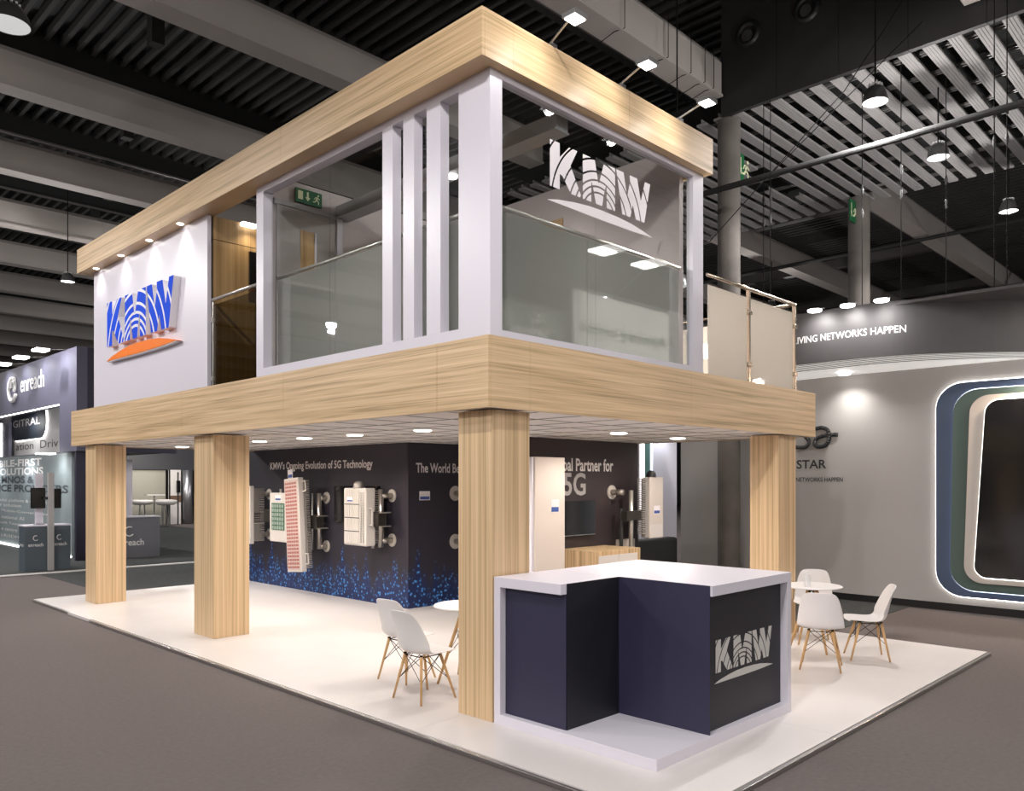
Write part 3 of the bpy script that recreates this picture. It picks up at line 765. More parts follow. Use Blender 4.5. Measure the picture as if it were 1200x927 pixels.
# ================================================================== DISPLAY WALLS
def display_mat():
    m = bpy.data.materials.new('display_print'); m.use_nodes = True; n = m.node_tree; b = n.nodes['Principled BSDF']
    b.inputs['Roughness'].default_value = .55
    tc = n.nodes.new('ShaderNodeTexCoord'); sep = n.nodes.new('ShaderNodeSeparateXYZ'); n.links.new(tc.outputs['Object'], sep.inputs[0])
    vo = n.nodes.new('ShaderNodeTexVoronoi'); vo.inputs['Scale'].default_value = 17; n.links.new(tc.outputs['Object'], vo.inputs['Vector'])
    dot = n.nodes.new('ShaderNodeMapRange'); dot.inputs[1].default_value = .46; dot.inputs[2].default_value = .10
    n.links.new(vo.outputs['Distance'], dot.inputs[0])
    pw = n.nodes.new('ShaderNodeMath'); pw.operation = 'POWER'; pw.inputs[1].default_value = 1.6; n.links.new(dot.outputs[0], pw.inputs[0])
    # skyline-like height of the dotted print along the wall
    sm = n.nodes.new('ShaderNodeMath'); sm.operation = 'ADD'; n.links.new(sep.outputs[0], sm.inputs[0]); n.links.new(sep.outputs[1], sm.inputs[1])
    cb = n.nodes.new('ShaderNodeCombineXYZ'); n.links.new(sm.outputs[0], cb.inputs[0])
    no = n.nodes.new('ShaderNodeTexNoise'); no.inputs['Scale'].default_value = 3.4; no.inputs['Detail'].default_value = 2; n.links.new(cb.outputs[0], no.inputs['Vector'])
    hh = n.nodes.new('ShaderNodeMapRange'); hh.inputs[1].default_value = .35; hh.inputs[2].default_value = .72; hh.inputs[3].default_value = .30; hh.inputs[4].default_value = 1.05
    n.links.new(no.outputs['Fac'], hh.inputs[0])
    df = n.nodes.new('ShaderNodeMath'); df.operation = 'SUBTRACT'; n.links.new(hh.outputs[0], df.inputs[0]); n.links.new(sep.outputs[2], df.inputs[1])
    fd = n.nodes.new('ShaderNodeMapRange'); fd.inputs[1].default_value = -.02; fd.inputs[2].default_value = .35; n.links.new(df.outputs[0], fd.inputs[0])
    mu = n.nodes.new('ShaderNodeMath'); mu.operation = 'MULTIPLY'; n.links.new(pw.outputs[0], mu.inputs[0]); n.links.new(fd.outputs[0], mu.inputs[1])
    mx = n.nodes.new('ShaderNodeMix'); mx.data_type = 'RGBA'
    mx.inputs[6].default_value = (.022, .019, .03, 1); mx.inputs[7].default_value = (.10, .42, 1.0, 1)
    m2 = n.nodes.new('ShaderNodeMix'); m2.data_type = 'RGBA'; m2.inputs[6].default_value = (.023, .020, .031, 1); m2.inputs[7].default_value = (.006, .016, .085, 1)
    n.links.new(fd.outputs[0], m2.inputs[0]); n.links.new(m2.outputs[2], mx.inputs[6])
    n.links.new(mu.outputs[0], mx.inputs[0]); n.links.new(mx.outputs[2], b.inputs['Base Color'])
    MATS['display_print'] = m; return m
dm = display_mat()
dark_brown = mat('display_brown', (.030, .021, .024), .5)
t = thing('display_wall', 'long dark display wall with blue dotted print about 5G evolution', 'display wall', (7.7, 12.3, PZ))
B(7.70, 7.80, 9.86, 14.95, PZ, 2.606).build('board', dm, t)
text('lettering', "KMW's Ongoing Evolution of 5G Technology", (7.70, 14.02, 2.185), AX, 3.30, .185, text_white, t, .022)
t = thing('display_wall', 'dark display wall with dotted print lettered The World Best', 'display wall', (8.6, 9.8, PZ))
B(7.70, 9.6, 9.80, 9.858, PZ, 2.606).build('board', dm, t)
text('lettering', "The World Best 5G", (7.85, 9.80, 2.14), AY, 1.24, .155, text_white, t, .022)
t = thing('display_wall', 'dark brown display wall lettered Global Partner for 5G', 'display wall', (9.0, 7.5, PZ))
B(7.85, 10.44, 7.46, 7.56, PZ, 2.606).build('board', dark_brown, t)
text('lettering', "Global Partner for", (8.33, 7.46, 2.15), AY, 1.46, .19, text_white, t, .022)
text('lettering_large', "5G", (8.64, 7.46, 1.80), AY, .49, .33, text_grey, t, .02)

def card(x, y, z, wd, ht, fr, par, name='label_card'):
    O = Vector((x, y, z)); U = Vector(fr['U']); V = Vector(fr['V']); N = Vector(fr['N'])
    MB().prism([(0, 0), (wd, 0), (wd, ht), (0, ht)], O, U, V, N, .004).build(name, film_white, par)
    MB().prism([(0.01, .01), (wd - .01, .01), (wd - .01, ht * .42), (.01, ht * .42)], O + N * .004, U, V, N, .001).build(name + '_band', mat('card_blue', (.04, .09, .32), .5), par)
def flange(x, y, z, fr, par, reach=.28, r=.085):
    N = Vector(fr['N']); p0 = Vector((x, y, z))
    MB().tube(p0, p0 + N * .015, r * 1.2, 24).build('flange', mat('flange_steel', (.75, .70, .64), .35, metal=.35), par, smooth=False)
    MB().tube(p0 + N * .014, p0 + N * reach, .045, 16).build('stub', mat('stub_steel', (.42, .39, .36), .3, metal=.9), par, smooth=True)
# pole brackets on the long wall
def pole(y, z0, z1, f0, f1, label, xw=7.70, reach=.28, twin=True):
    t = thing('mounting_pole', label, 'pole bracket', (xw, y, z0))
    for z in (f0, f1): flange(xw, y, z, AX, t, reach)
    MB().tube((xw - reach, y, z0), (xw - reach, y, z1), .042, 16).build('pole', MATS['stub_steel'], t, smooth=True)
    if twin: MB().tube((xw - reach - .06, y + .13, z0 - .02), (xw - reach - .06, y + .13, z1), .022, 12).build('rod', alu, t, smooth=True)
    zc = (z0 + z1) / 2
    B(xw - reach - .10, xw - reach + .05, y - .07, y + .42, zc - .13, zc + .10).build('clamp', mat('clamp_dark', (.06, .055, .05), .4, metal=.6), t)
    for z in (zc - .12, zc + .09): MB().tube((xw - reach - .12, y - .12, z), (xw - reach + .1, y - .12, z), .010, 8).build('bolt', chrome, t)
    return t
pole(12.07, .84, 1.80, 1.72, .88, 'steel wall pole to the right of the tall red-striped antenna', reach=.15)
pole(10.20, .98, 1.88, 1.78, 1.08, 'steel wall pole to the right of the ribbed radio unit', reach=.22)
pole(13.15, .98, 1.80, 1.75, 1.0, 'steel wall pole half hidden behind the tall antenna', twin=False)
pole(14.05, .88, 1.80, 1.76, 1.0, 'steel wall pole near the far end of the display wall', twin=False)
def fins(mb, x0, x1, y0, y1, z0, z1, n):
    for i in range(n):
        z = z0 + (z1 - z0) * (i + .25) / n; mb.box(x0, x1, y0, y1, z, z + (z1 - z0) / n * .45)
# unit 1 far left
t = thing('radio_unit', 'light grey finned radio unit at the far end beside the column', 'radio unit', (7.3, 14.0, .85))
B(7.25, 7.33, 13.95, 14.40, .84, 1.92).build('housing', unit_white, t, bevel=.01)
f_ = MB(); fins(f_, 7.33, 7.55, 13.97, 14.38, .88, 1.88, 30); f_.build('heat_fins', unit_grey, t)
B(7.33, 7.45, 13.99, 14.36, .9, 1.86).build('core', unit_grey, t)
B(7.244, 7.2495, 14.0, 14.35, .88, 1.88).build('front_plate', mat('gold_plate', (.45, .36, .12), .4), t)
# unit 2 with green window
t = thing('radio_unit', 'small white radio unit with greenish inset window', 'radio unit', (7.3, 13.0, .95))
B(7.28, 7.36, 12.82, 13.42, .93, 1.80).build('housing', unit_white, t, bevel=.012)
B(7.2705, 7.2795, 12.90, 13.34, 1.14, 1.62).build('window', mat('window_green', (.12, .20, .15), .25, var=.4, vscale=14), t)
gm = MB()
for r in range(6):
    for q in range(5): gm.box(7.262, 7.270, 12.925 + q * .083, 12.975 + q * .083, 1.155 + r * .077, 1.21 + r * .077)
gm.build('window_cell', mat('cell_pale', (.30, .38, .33), .3), t)['kind'] = 'stuff'
f_ = MB(); fins(f_, 7.36, 7.50, 12.84, 13.40, .96, 1.78, 22); f_.build('heat_fins', unit_grey, t)
card(7.28, 13.22, 1.66, .2, .1, AX, t)
MB().path([(7.33, 12.82, 1.30), (7.33, 12.74, 1.30), (7.33, 12.74, 1.52), (7.33, 12.82, 1.52)], .010).build('handle', unit_white, t)
MB().tube((7.32, 13.1, 1.80), (7.32, 13.1, 1.87), .02, 10).build('connector', chrome, t)
t.location.y -= .14
# unit 3 tall, leaning
t = thing('antenna_array', 'tall leaning white antenna with rows of red stripes', 'antenna', (7.22, 12.42, .45))
B(7.20, 7.30, 12.15, 12.62, .45, 2.06).build('housing', unit_white, t, bevel=.01)
B(7.30, 7.36, 12.19, 12.58, .50, 2.02).build('core', unit_grey, t)
f_ = MB(); fins(f_, 7.36, 7.42, 12.17, 12.60, .50, 2.02, 44); f_.build('heat_fins', unit_grey, t)
red = mat('antenna_red', (.38, .14, .12), .5); pink = mat('antenna_pink', (.60, .50, .47), .5)
B(7.1955, 7.1995, 12.19, 12.60, .49, 2.03).build('front_plate', pink, t)
for r in range(24):
    z = .515 + r * .0625
    B(7.1905, 7.1953, 12.215, 12.575, z, z + .036).build('stripe', red, t)
gm = MB()
for r in range(24):
    for q in range(4): gm.box(7.189, 7.1904, 12.285 + q * .075, 12.292 + q * .075, .515 + r * .0625, .551 + r * .0625)
gm.build('stripe_gap', pink, t)
for z in (.58, 1.82): MB().path([(7.28, 12.15, z), (7.28, 12.06, z), (7.28, 12.06, z + .17), (7.28, 12.15, z + .17)], .012).build('handle', unit_white, t)
card(7.25, 12.56, 2.07, .16, .15, AX, t)
t.rotation_euler = (math.radians(-4.5), 0, 0); t.location.y -= .10
# unit 4
t = thing('flat_screen', 'thin black screen panel behind the ribbed radio unit', 'screen', (7.66, 10.9, 1.33))
B(7.62, 7.69, 10.50, 11.72, 1.33, 1.93).build('bezel', screen_black, t)
t = thing('radio_unit', 'white radio unit with vertical ribs and three dark slots', 'radio unit', (7.28, 10.7, 1.0))
B(7.24, 7.42, 10.42, 11.02, 1.0, 1.90).build('housing', unit_white, t, bevel=.02)
gm = MB()
for q in range(8): gm.box(7.225, 7.24, 10.60 + q * .05, 10.635 + q * .05, 1.03, 1.87)
gm.build('rib', unit_white, t)
for z in (1.22, 1.43, 1.64): B(7.222, 7.2245, 10.58, 11.0, z, z + .012).build('slot', black, t)
gm = MB(); fins(gm, 7.228, 7.24, 10.47, 10.50, 1.05, 1.84, 40); fins(gm, 7.228, 7.24, 10.53, 10.56, 1.05, 1.84, 40); gm.build('side_grille', unit_grey, t)['kind'] = 'stuff'
gm = MB(); fins(gm, 7.42, 7.54, 10.44, 11.0, 1.03, 1.87, 24); gm.build('heat_fins', unit_grey, t)
card(7.222, 10.90, 1.68, .16, .08, AX, t)
MB().lathe([(.001, 2.01), (.05, 2.0), (.08, 1.97), (.085, 1.92), (.10, 1.90)], (7.33, 10.74, 0), 20).build('cap', chrome, t, smooth=True)
MB().path([(7.3, 10.42, 1.33), (7.3, 10.34, 1.33), (7.3, 10.34, 1.58), (7.3, 10.42, 1.58)], .011).build('handle', unit_white, t)
t.location.y -= .16
# world wall units
t = thing('label_card', 'small white and blue label card on the dark wall', 'card', (7.92, 9.79, 1.71))
card(7.92, 9.80, 1.71, .21, .14, AY, t)
t = thing('mounting_pole', 'steel pole bracket half hidden by the near timber column', 'pole bracket', (8.66, 9.8, 1.0))
for z in (1.81, 1.03): flange(8.66, 9.80, z, AY, t, .25, .10)
MB().tube((8.66, 9.55, .95), (8.66, 9.55, 1.9), .035, 16).build('pole', chrome, t, smooth=True)
t = thing('radio_unit', 'pale radio unit peeking out behind the near timber column', 'radio unit', (8.85, 9.4, 1.0))
B(8.66, 9.0, 9.32, 9.44, 1.02, 1.82).build('housing', unit_white, t, bevel=.01)
f_ = MB(); fins(f_, 8.68, 8.98, 9.44, 9.52, 1.05, 1.8, 24); f_.build('heat_fins', unit_grey, t)
# 5G wall
t = thing('white_cabinet', 'tall plain cream antenna panel standing by the near column', 'antenna', (7.7, 6.9, PZ))
B(7.44, 8.02, 6.90, 7.15, PZ, 2.315).build('front_panel', mat('cream_panel', (.74, .66, .60), .45), t, bevel=.008)
B(7.40, 7.44, 6.92, 7.15, PZ, 2.31).build('side_panel', white, t)
card(7.74, 6.90, 1.60, .16, .17, AY, t)
t = thing('television', 'black flat television on the dark brown display wall', 'television', (9.0, 7.4, 1.22))
B(8.1, 9.27, 7.39, 7.42, 1.225, 1.725).build('screen', screen_black, t, bevel=.004)
B(8.3, 9.0, 7.42, 7.459, 1.3, 1.6).build('mount', black, t)
B(8.105, 9.265, 7.385, 7.3895, 1.228, 1.238).build('bezel', alu, t)
t = thing('low_cabinet', 'timber-grain cabinet with two white doors before the dark brown wall', 'cabinet', (9.05, 7.0, PZ))
B(8.52, 9.57, 6.80, 7.455, PZ, 1.05).build('carcass', WV, t, bevel=.002)
B(8.60, 9.04, 6.79, 6.7995, .12, .985).build('door', white_warm, t); B(9.045, 9.485, 6.79, 6.7995, .12, .985).build('door', white_warm, t)
for x in (8.98, 9.105): MB().tube((x - .02, 6.775, .88), (x + .02, 6.775, .88), .006, 8).build('handle', chrome, t)
t = thing('mounting_pole', 'steel pole bracket at the right end of the dark brown wall', 'pole bracket', (9.98, 7.4, .9))
flange(9.75, 7.46, 1.84, AY, t, .22, .09)
MB().tube((9.92, 7.22, .72), (9.92, 7.22, 1.87), .035, 14).build('pole', chrome, t, smooth=True)
MB().tube((9.78, 7.3, .72), (9.78, 7.3, 1.60), .03, 14).build('rod', steel_dark, t, smooth=True)
B(9.72, 10.3, 7.15, 7.25, 1.42, 1.56).build('clamp', MATS['clamp_dark'], t)
t = thing('radio_unit', 'tall cream radio unit with side fins by the grey sofa', 'radio unit', (10.3, 7.1, 1.12))
B(10.24, 10.60, 7.10, 7.22, 1.13, 2.07).build('housing', mat('cream_unit', (.62, .55, .50), .45), t, bevel=.008)
f_ = MB(); fins(f_, 10.08, 10.24, 7.12, 7.22, 1.2, 2.05, 26); f_.build('heat_fins', unit_grey, t)
B(10.17, 10.24, 7.13, 7.21, 1.15, 2.06).build('core', unit_grey, t)
B(10.255, 10.585, 7.095, 7.0995, 1.14, 1.34).build('lower_plate', unit_white, t)
card(10.34, 7.10, 1.50, .17, .13, AY, t)
MB().lathe([(.001, 2.18), (.05, 2.16), (.075, 2.12), (.08, 2.07)], (10.36, 7.16, 0), 18).build('cap', black, t, smooth=True)
t = thing('wall_box', 'small cream box low on the end of the brown wall', 'box', (10.1, 7.4, .75))
B(9.85, 10.22, 7.36, 7.458, .72, 1.12).build('housing', MATS['cream_unit'], t, bevel=.01)
t = thing('sofa', 'dark grey sofa beyond the brown display wall', 'sofa', (12.6, 8.7, 0))
sf = mat('sofa_grey', (.035, .037, .038), .7)
B(11.2, 13.35, 8.60, 8.85, .28, .93).build('backrest', sf, t, bevel=.05)
B(11.2, 13.35, 8.86, 9.5, .28, .52).build('seat', sf, t, bevel=.05)
for x, y in ((11.3, 8.7), (13.25, 8.7), (11.3, 9.4), (13.25, 9.4)): B(x - .02, x + .02, y - .02, y + .02, 0.008, .28).build('leg', alu, t)

# ================================================================== RIGHT CURVED STAND
t = thing('curved_stand', 'grey curved exhibition stand wall with dark canopy fascia', 'stand', (13.6, 5.6, 0))
gw = mat('stand_grey_wall', (.44, .42, .405), .6, var=.03, vscale=.8)
pts = [(14.15, 9.05), (13.82, 7.6), (13.62, 5.9), (13.60, 4.6), (13.60, .42)]
# smooth polyline
pl = []
for i in range(25):
    f = i / 24; p = cr([pts[0], pts[1], pts[2], pts[3], (13.60, 3.4), (13.60, 2.0), pts[4]], f); pl.append(p)
mb = MB()
def ribbon(pl, z0, z1, th=.08):
    mb = MB(); n = len(pl); vs = []
    for (x, y) in pl: vs += [(x, y, z0), (x, y, z1), (x + th, y, z1), (x + th, y, z0)]
    fs = []
    for i in range(n - 1):
        for k in range(4): fs.append((i*4+k, i*4+(k+1) % 4, (i+1)*4+(k+1) % 4, (i+1)*4+k))
    fs += [(0, 1, 2, 3), (4*n-4, 4*n-1, 4*n-2, 4*n-3)]
    return mb.add(vs, fs)
ribbon(pl, .12, 3.79).build('wall_panel', gw, t, smooth=False)
ribbon([(x + .02, y) for x, y in pl], 0.0, .12).build('kickboard', black, t)
fa = mat('fascia_dark', (.075, .070, .073), .6)
fp = [(12.3, 9.3), (12.0, 8.0), (11.86, 6.8), (11.83, 5.5), (11.84, 4.4), (12.14, 3.6), (12.82, 2.71), (13.9, 1.9), (15.2, 1.5)]
fl = [cr(fp, i / 48) for i in range(49)]
ribbon(fl, 3.79, 4.56, .05).build('fascia', fa, t, smooth=False)
# canopy underside: curved strips
inner = [(x + 2.6, y) for x, y in fl]
def strip(off0, off1, z, m, nm):
    mb = MB(); vs = []
    for (x, y), i in zip(fl, range(len(fl))): vs += [(x + off0, y, z), (x + off1, y, z)]
    mb.add(vs, [(2*i, 2*i+1, 2*i+3, 2*i+2) for i in range(len(fl) - 1)]); return mb.build(nm, m, t)
strip(.05, 2.9, 3.86, mat('canopy_void', (.05, .05, .05), .8), 'canopy_back')
for i in range(5): strip(.08 + i * .15, .17 + i * .15, 3.80, mat('canopy_slat', (.8, .78, .76), .5, emis=(1, .97, .93), es=.45), 'canopy_slat')  # faint emission put into the slats for an LED-lit look
strip(.85, 1.9, 3.80, MATS['canopy_slat'], 'canopy_board')
B(11.9, 16, 2.2, 9.2, 4.50, 4.54).build('canopy_top', fa, t)
tf = text('lettering_fascia', 'DRIVING NETWORKS HAPPEN', (11.828, 5.66, 4.105), AX, 1.70, .105, text_white, t, .012)
def fascia_x(y):
    for (xa, ya), (xb, yb) in zip(fl, fl[1:]):
        if yb <= y <= ya: return xa + (xb - xa) * (ya - y) / (ya - yb)
    return 11.83
for v in tf.data.vertices: v.co.x = fascia_x(v.co.y + ORG[t.name].y) - .004 - ORG[t.name].x
# logo lettering
text('lettering_name', 'STAR', (13.58, 6.32, 2.225), AX, .53, .155, text_black, t, .02)
text('lettering_tagline', 'NETWORKS HAPPEN', (13.58, 6.33, 2.00), AX, .82, .075, text_black, t, .015)
text('lettering_tagline', 'H', (13.76, 7.30, 2.00), AX, .07, .08, text_black, t, .015)
def stroke(P, r, x=13.59):
    sc = MB(); q = [cr(P, i / 30) for i in range(31)]
    for a, b in zip(q, q[1:]): sc.tube((x, a[0], a[1]), (x, b[0], b[1]), r, 8)
    sc.build('logo_script', text_black, t, smooth=True)
stroke([(6.02, 2.905), (5.88, 2.93), (5.77, 2.88), (5.75, 2.74), (5.80, 2.63), (5.93, 2.60), (6.00, 2.64), (5.99, 2.72), (5.88, 2.78), (5.74, 2.80), (5.60, 2.795)], .034)
stroke([(6.42, 2.63), (6.30, 2.60), (6.16, 2.61), (6.10, 2.69), (6.16, 2.78), (6.24, 2.83)], .034)
stroke([(7.16, 2.80), (7.05, 2.81), (6.98, 2.80)], .034)
# nested light frames round the black screen
def frame_plate(y0, y1, z0, z1, r, x, th, m, nm, slant=0):
    poly = rrect(-y1, -y0, z0, z1, r, 8, slant)   # u=-y
    return MB().prism(poly, (x, 0, 0), (0, -1, 0), (0, 0, 1), (-1, 0, 0), th).build(nm, m, t)
def led_line(y0, y1, z0, z1, r, x, rad, nm, slant=0, m=led):
    poly = rrect(-y1, -y0, z0, z1, r, 8, slant); q = [(x, -u, v) for u, v in poly]
    return MB().path(q + [q[0]], rad, 6).build(nm, m, t)
led_blue = mat('led_blue_white', (1, 1, 1), .5, emis=(.75, .85, 1), es=3)
frame_plate(.5, 4.04, .25, 3.51, .38, 13.55, .04, mat('frame_blue', (.07, .10, .17), .45), 'frame_blue')
led_line(.5, 4.045, .245, 3.515, .38, 13.565, .013, 'led_strip')
frame_plate(.7, 3.82, .36, 3.385, .34, 13.47, .04, mat('frame_green', (.085, .13, .115), .45), 'frame_green', slant=.05)
led_line(.7, 3.825, .355, 3.39, .34, 13.485, .010, 'led_strip', slant=.05, m=led_blue)
frame_plate(.9, 3.62, .49, 3.285, .26, 13.42, .04, mat('frame_cream', (.62, .57, .52), .45), 'frame_cream', slant=.09)
frame_plate(1.1, 3.47, .58, 3.20, .18, 13.36, .03, screen_black, 'screen', slant=.16)
led_line(1.1, 3.475, .575, 3.205, .18, 13.375, .008, 'led_strip', slant=.16)
for i, (x, y) in enumerate(((11.3, 4.95), (11.3, 4.44), (11.3, 3.98))):
    q = thing('fascia_spotlight', 'lit spotlight above the dark curved fascia, %s' % ['nearest the balcony', 'the middle one', 'farthest right'][i], 'light', (x, y, 4.4), 'spotlights on the curved fascia')
    zz = 4.62
    xx = 11.55; yy = (5.10, 4.62, 4.15)[i]
    MB().lathe([(.0005, 0), (.09, 0), (.10, .01), (.10, .03), (.0005, .035)], (xx, yy, 4.50), 20).build('lens', lamp_white, q)
    MB().tube((xx, yy, 4.53), (xx + .32, yy, 4.60), .012, 8).build('arm', steel_dark, q)
    spot('fascia_beam', (xx, yy, 4.47), (11.84, yy, 4.15), 26, 140, .9, (1, .98, .95), .05, q)
q = thing('canopy_spotlight', 'lit round spotlight under the curved canopy beside the wall', 'light', (13.0, 5.4, 3.78))
MB().lathe([(.0005, 3.755), (.09, 3.755), (.10, 3.79)], (13.25, 5.35, 0), 20).build('lens', lamp_white, q)
spot('canopy_beam', (13.25, 5.35, 3.74), (13.5, 5.35, 0), 70, 130, .8, (1, .97, .93), .06, q)
for y in (7.4, 2.6):
    q = thing('canopy_spotlight', 'round spotlight under the curved canopy, out of clear view', 'light', (13.2, y, 3.78), 'hidden canopy spotlights')
    MB().lathe([(.0005, 3.755), (.09, 3.755), (.10, 3.79)], (13.2, y, 0), 20).build('lens', lamp_white, q)
    spot('canopy_beam', (13.0, y, 3.74), (13.5, y, 0), 30, 130, .8, (1, .97, .93), .06, q)
spot('carpet_fill', (13.15, 2.6, 3.73), (11.9, 3.0, 0), 260, 150, .9, (1, .72, .52), .1)  # added warm fill for the carpet, no lamp of its own
# white partition behind the sofa, lit panel
t = thing('white_partition', 'bright white partition with teal and blue light strip behind the sofa', 'partition', (16.5, 11.2, 0))
B(15.72, 17.32, 11.2, 11.3, 0, 3.6).build('board', white, t)
B(15.86, 16.10, 11.15, 11.19, 1.2, 3.6).build('panel', mat('teal_panel', (.12, .24, .22), .5), t)
B(15.80, 15.855, 11.15, 11.19, 1.2, 3.6).build('led_strip', led, t)
B(16.105, 16.19, 11.15, 11.19, 1.2, 3.6).build('led_strip', led_blue, t)
B(16.4, 16.6, 11.0, 11.2, 3.5, 3.56).build('lamp_head', lamp_white, t)  # head added as a fixture for the partition's fill light
spot('partition_fill', (16.5, 10.9, 3.48), (16.5, 11.2, 1.5), 60, 120, .9, (.9, .95, 1), .1)  # fill light added to brighten the partition

# stand across the aisle, seen only as a reflection in the glazing
t = thing('white_stand', 'white stand wall lettered Advancing beyond, facing the booth across the aisle', 'stand', (13, .3, 0))
B(11.35, 15.4, .22, .30, 0, 5.55).build('board', mat('stand_white', (.8, .78, .74), .5), t)
AYB = dict(U=(-1, 0, 0), V=(0, 0, 1), N=(0, 1, 0))
text('lettering', 'Advancing beyond', (14.35, .30, 4.72), AYB, 2.8, .3, mat('lettering_green_grey', (.05, .07, .05), .5), t, .025)
for x in (11.05, 12.3):
    B(x - .22, x + .22, 1.05, 1.35, 5.98, 6.02).build('lamp_head', lamp_white, t)
    MB().tube((x + (.4 if x < 11.3 else 0), .29, 5.5), (x, 1.1, 6.0), .015, 8).build('lamp_arm', alu, t)
ts = thing('dark_stand', 'dark stand wall with starburst emblem, facing the booth from across the aisle', 'stand', (11, -1.4, 0))
B(9.2, 12.9, -1.4, -1.3, 0, 5.6).build('board', mat('stand_olive', (.10, .11, .09), .6), ts)
text('lettering', 'TARGAS', (12.45, -1.3, 4.95), AYB, 1.15, .17, text_white, ts, .02)
for a in range(5):
    aa = math.radians(72 * a + 15); MB().prism([(0, -.05), (.25, 0), (0, .05)], (12.0, -1.295, 5.35), (-math.cos(aa), 0, math.sin(aa)), (math.sin(aa), 0, math.cos(aa)), (0, 1, 0), .01).build('emblem_ray', text_white, ts)
for x in (10.2, 11.3, 12.3): spot('sign_beam', (x, -1.05, 5.55), (x, -1.3, 4.9), 14, 110, .9, (1, .9, .7), .04, ts)
for i, x in enumerate((11.9, 13.2, 14.5)):
    spot('stand_fill', (x, 1.2, 5.95), (x, .32, 4.4), 190, 120, .9, (1, .96, .9), .08)  # spots added without fixtures to brighten the wall for its reflection

# ================================================================== LEFT NAVY STAND
t = thing('navy_stand', 'navy exhibition stand with high lettered fascia', 'stand', (6.72, 26, 0))
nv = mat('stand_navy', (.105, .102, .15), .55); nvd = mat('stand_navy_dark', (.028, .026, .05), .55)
B(6.70, 6.95, 21.84, 23.19, 2.77, 5.39).build('fascia', nv, t)
B(6.70, 6.95, 23.19, 34, 4.02, 5.39).build('fascia', nv, t)
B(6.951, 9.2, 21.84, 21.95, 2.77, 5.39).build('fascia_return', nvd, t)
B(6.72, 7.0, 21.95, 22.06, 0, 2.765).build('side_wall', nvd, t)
B(6.95, 8.9, 22.06, 34, 2.765, 2.80).build('canopy_soffit', mat('soffit_grey', (.12, .12, .13), .6), t)
B(6.69, 6.71, 23.2, 34, 4.0, 4.03).build('led_strip', led, t)
B(7.4, 7.5, 31.0, 34, 2.8, 4.0).build('inner_panel', nv, t)
B(7.37, 7.395, 31.75, 32.15, 2.85, 4.0).build('led_strip', led, t)
text('lettering', 'enreach', (6.70, 26.75, 4.60), AX, 2.25, .50, text_white, t, .0, depth=.012)
em = MB()
def arcpts(cy, cz, r, a0, a1, sy=1.0, n=20): return [(6.66, cy - r * sy * math.cos(a0 + (a1 - a0) * i / n), cz + r * math.sin(a0 + (a1 - a0) * i / n)) for i in range(n + 1)]
em.path(arcpts(27.45, 4.75, .34, math.radians(60), math.radians(330), 1.15), .055, 8)
em.path(arcpts(27.35, 4.83, .15, math.radians(-60), math.radians(200), 1.15), .05, 8)
em.build('logo_emblem', text_white, t)
# inner sign wall seen through the opening
lg = mat('inner_wall_grey', (.6, .58, .58), .6)
spot('inner_fill', (6.98, 28.5, 3.95), (7.5, 28.5, 3.4), 60, 165, .9, (1, 1, 1), .2, t)  # bare spot added to brighten the inner wall
B(7.6, 7.66, 24.8, 33.5, 2.805, 4.6).build('inner_wall', lg, t)
poly = rrect(-31.2, -27.4, 3.36, 4.42, .5, 8)
MB().prism(poly, (7.56, 0, 0), (0, -1, 0), (0, 0, 1), (-1, 0, 0), .03).build('sign_plate', mat('sign_blue_black', (.02, .026, .04), .5), t)
q = [(7.57, -u, v) for u, v in poly]; MB().path(q + [q[0]], .02, 6).build('sign_led', led, t)
text('lettering_sign', 'GITRAL', (7.53, 30.95, 3.80), AX, 3.0, .24, text_white, t, .005)
text('lettering_sign', 'ation  Driv', (7.60, 30.9, 3.05), AX, 4.5, .24, text_black, t, .0)
# lower graphic wall
gmx = mat('graphic_teal_grey', (.26, .30, .31), .6, var=.25, vscale=.5)
t2 = thing('graphic_wall', 'grey-teal printed wall with white and dark slogans under the navy fascia', 'display wall', (6.9, 26, 0))
B(6.90, 6.98, 22.87, 34, 0.02, 2.76).build('board', gmx, t2)
B(6.86, 6.899, 22.87, 34, .02, .06).build('base_led', led, t2)
for body, y0, y1, z, h, m_, bold in (
    ('MOBILE-FIRST', 31.6, 25.46, 2.46, .22, text_white, .03), ('SOLUTIONS', 30.3, 25.3, 2.20, .22, text_white, .03),
    ('MNOS &', 29.7, 26.2, 1.95, .22, mat('lettering_slate', (.07, .08, .09), .5), .03), ('SERVICE PROVIDERS', 32.2, 23.15, 1.69, .22, mat('lettering_slate', (.07, .08, .09), .5), .03),
    ('global platform & solution', 30.2, 25.0, 1.35, .12, text_white, .005), ('or solution', 30.2, 27.5, 1.22, .10, text_white, .005),
    ('Mobile-Convergence', 29.7, 24.8, 1.03, .10, text_white, .005), ('national AI', 29.7, 27.2, .84, .10, text_white, .005),
    ('soft Teams Integration', 29.8, 24.9, .65, .10, text_white, .005), ('e centre', 29.7, 27.9, .46, .09, text_white, .005), ('LR/SDM', 29.7, 27.7, .26, .09, text_white, .005)):
    text('lettering', body, (6.90, y0, z), AX, y0 - y1, h, m_, t2, bold)
for i, y in enumerate((19.95, 21.56, 23.1, 24.6)):
    yy = 22.7 + i * 1.75
    q = thing('arm_floodlight', 'lit flat floodlight above the navy fascia, %s from the fascia corner' % ['first', 'second', 'third', 'fourth'][i], 'light', (5.9, yy, 5.3), 'floodlights above the navy fascia')
    B(5.98, 6.28, yy - .22, yy + .22, 5.30, 5.35).build('lens', lamp_white, q)
    MB().tube((6.28, yy, 5.34), (6.685, yy, 5.40), .012, 8).build('arm', steel_dark, q)
    spot('fascia_beam', (6.15, yy, 5.26), (6.75, yy, 4.6), 60, 140, .9, (.95, .97, 1), .08, q)
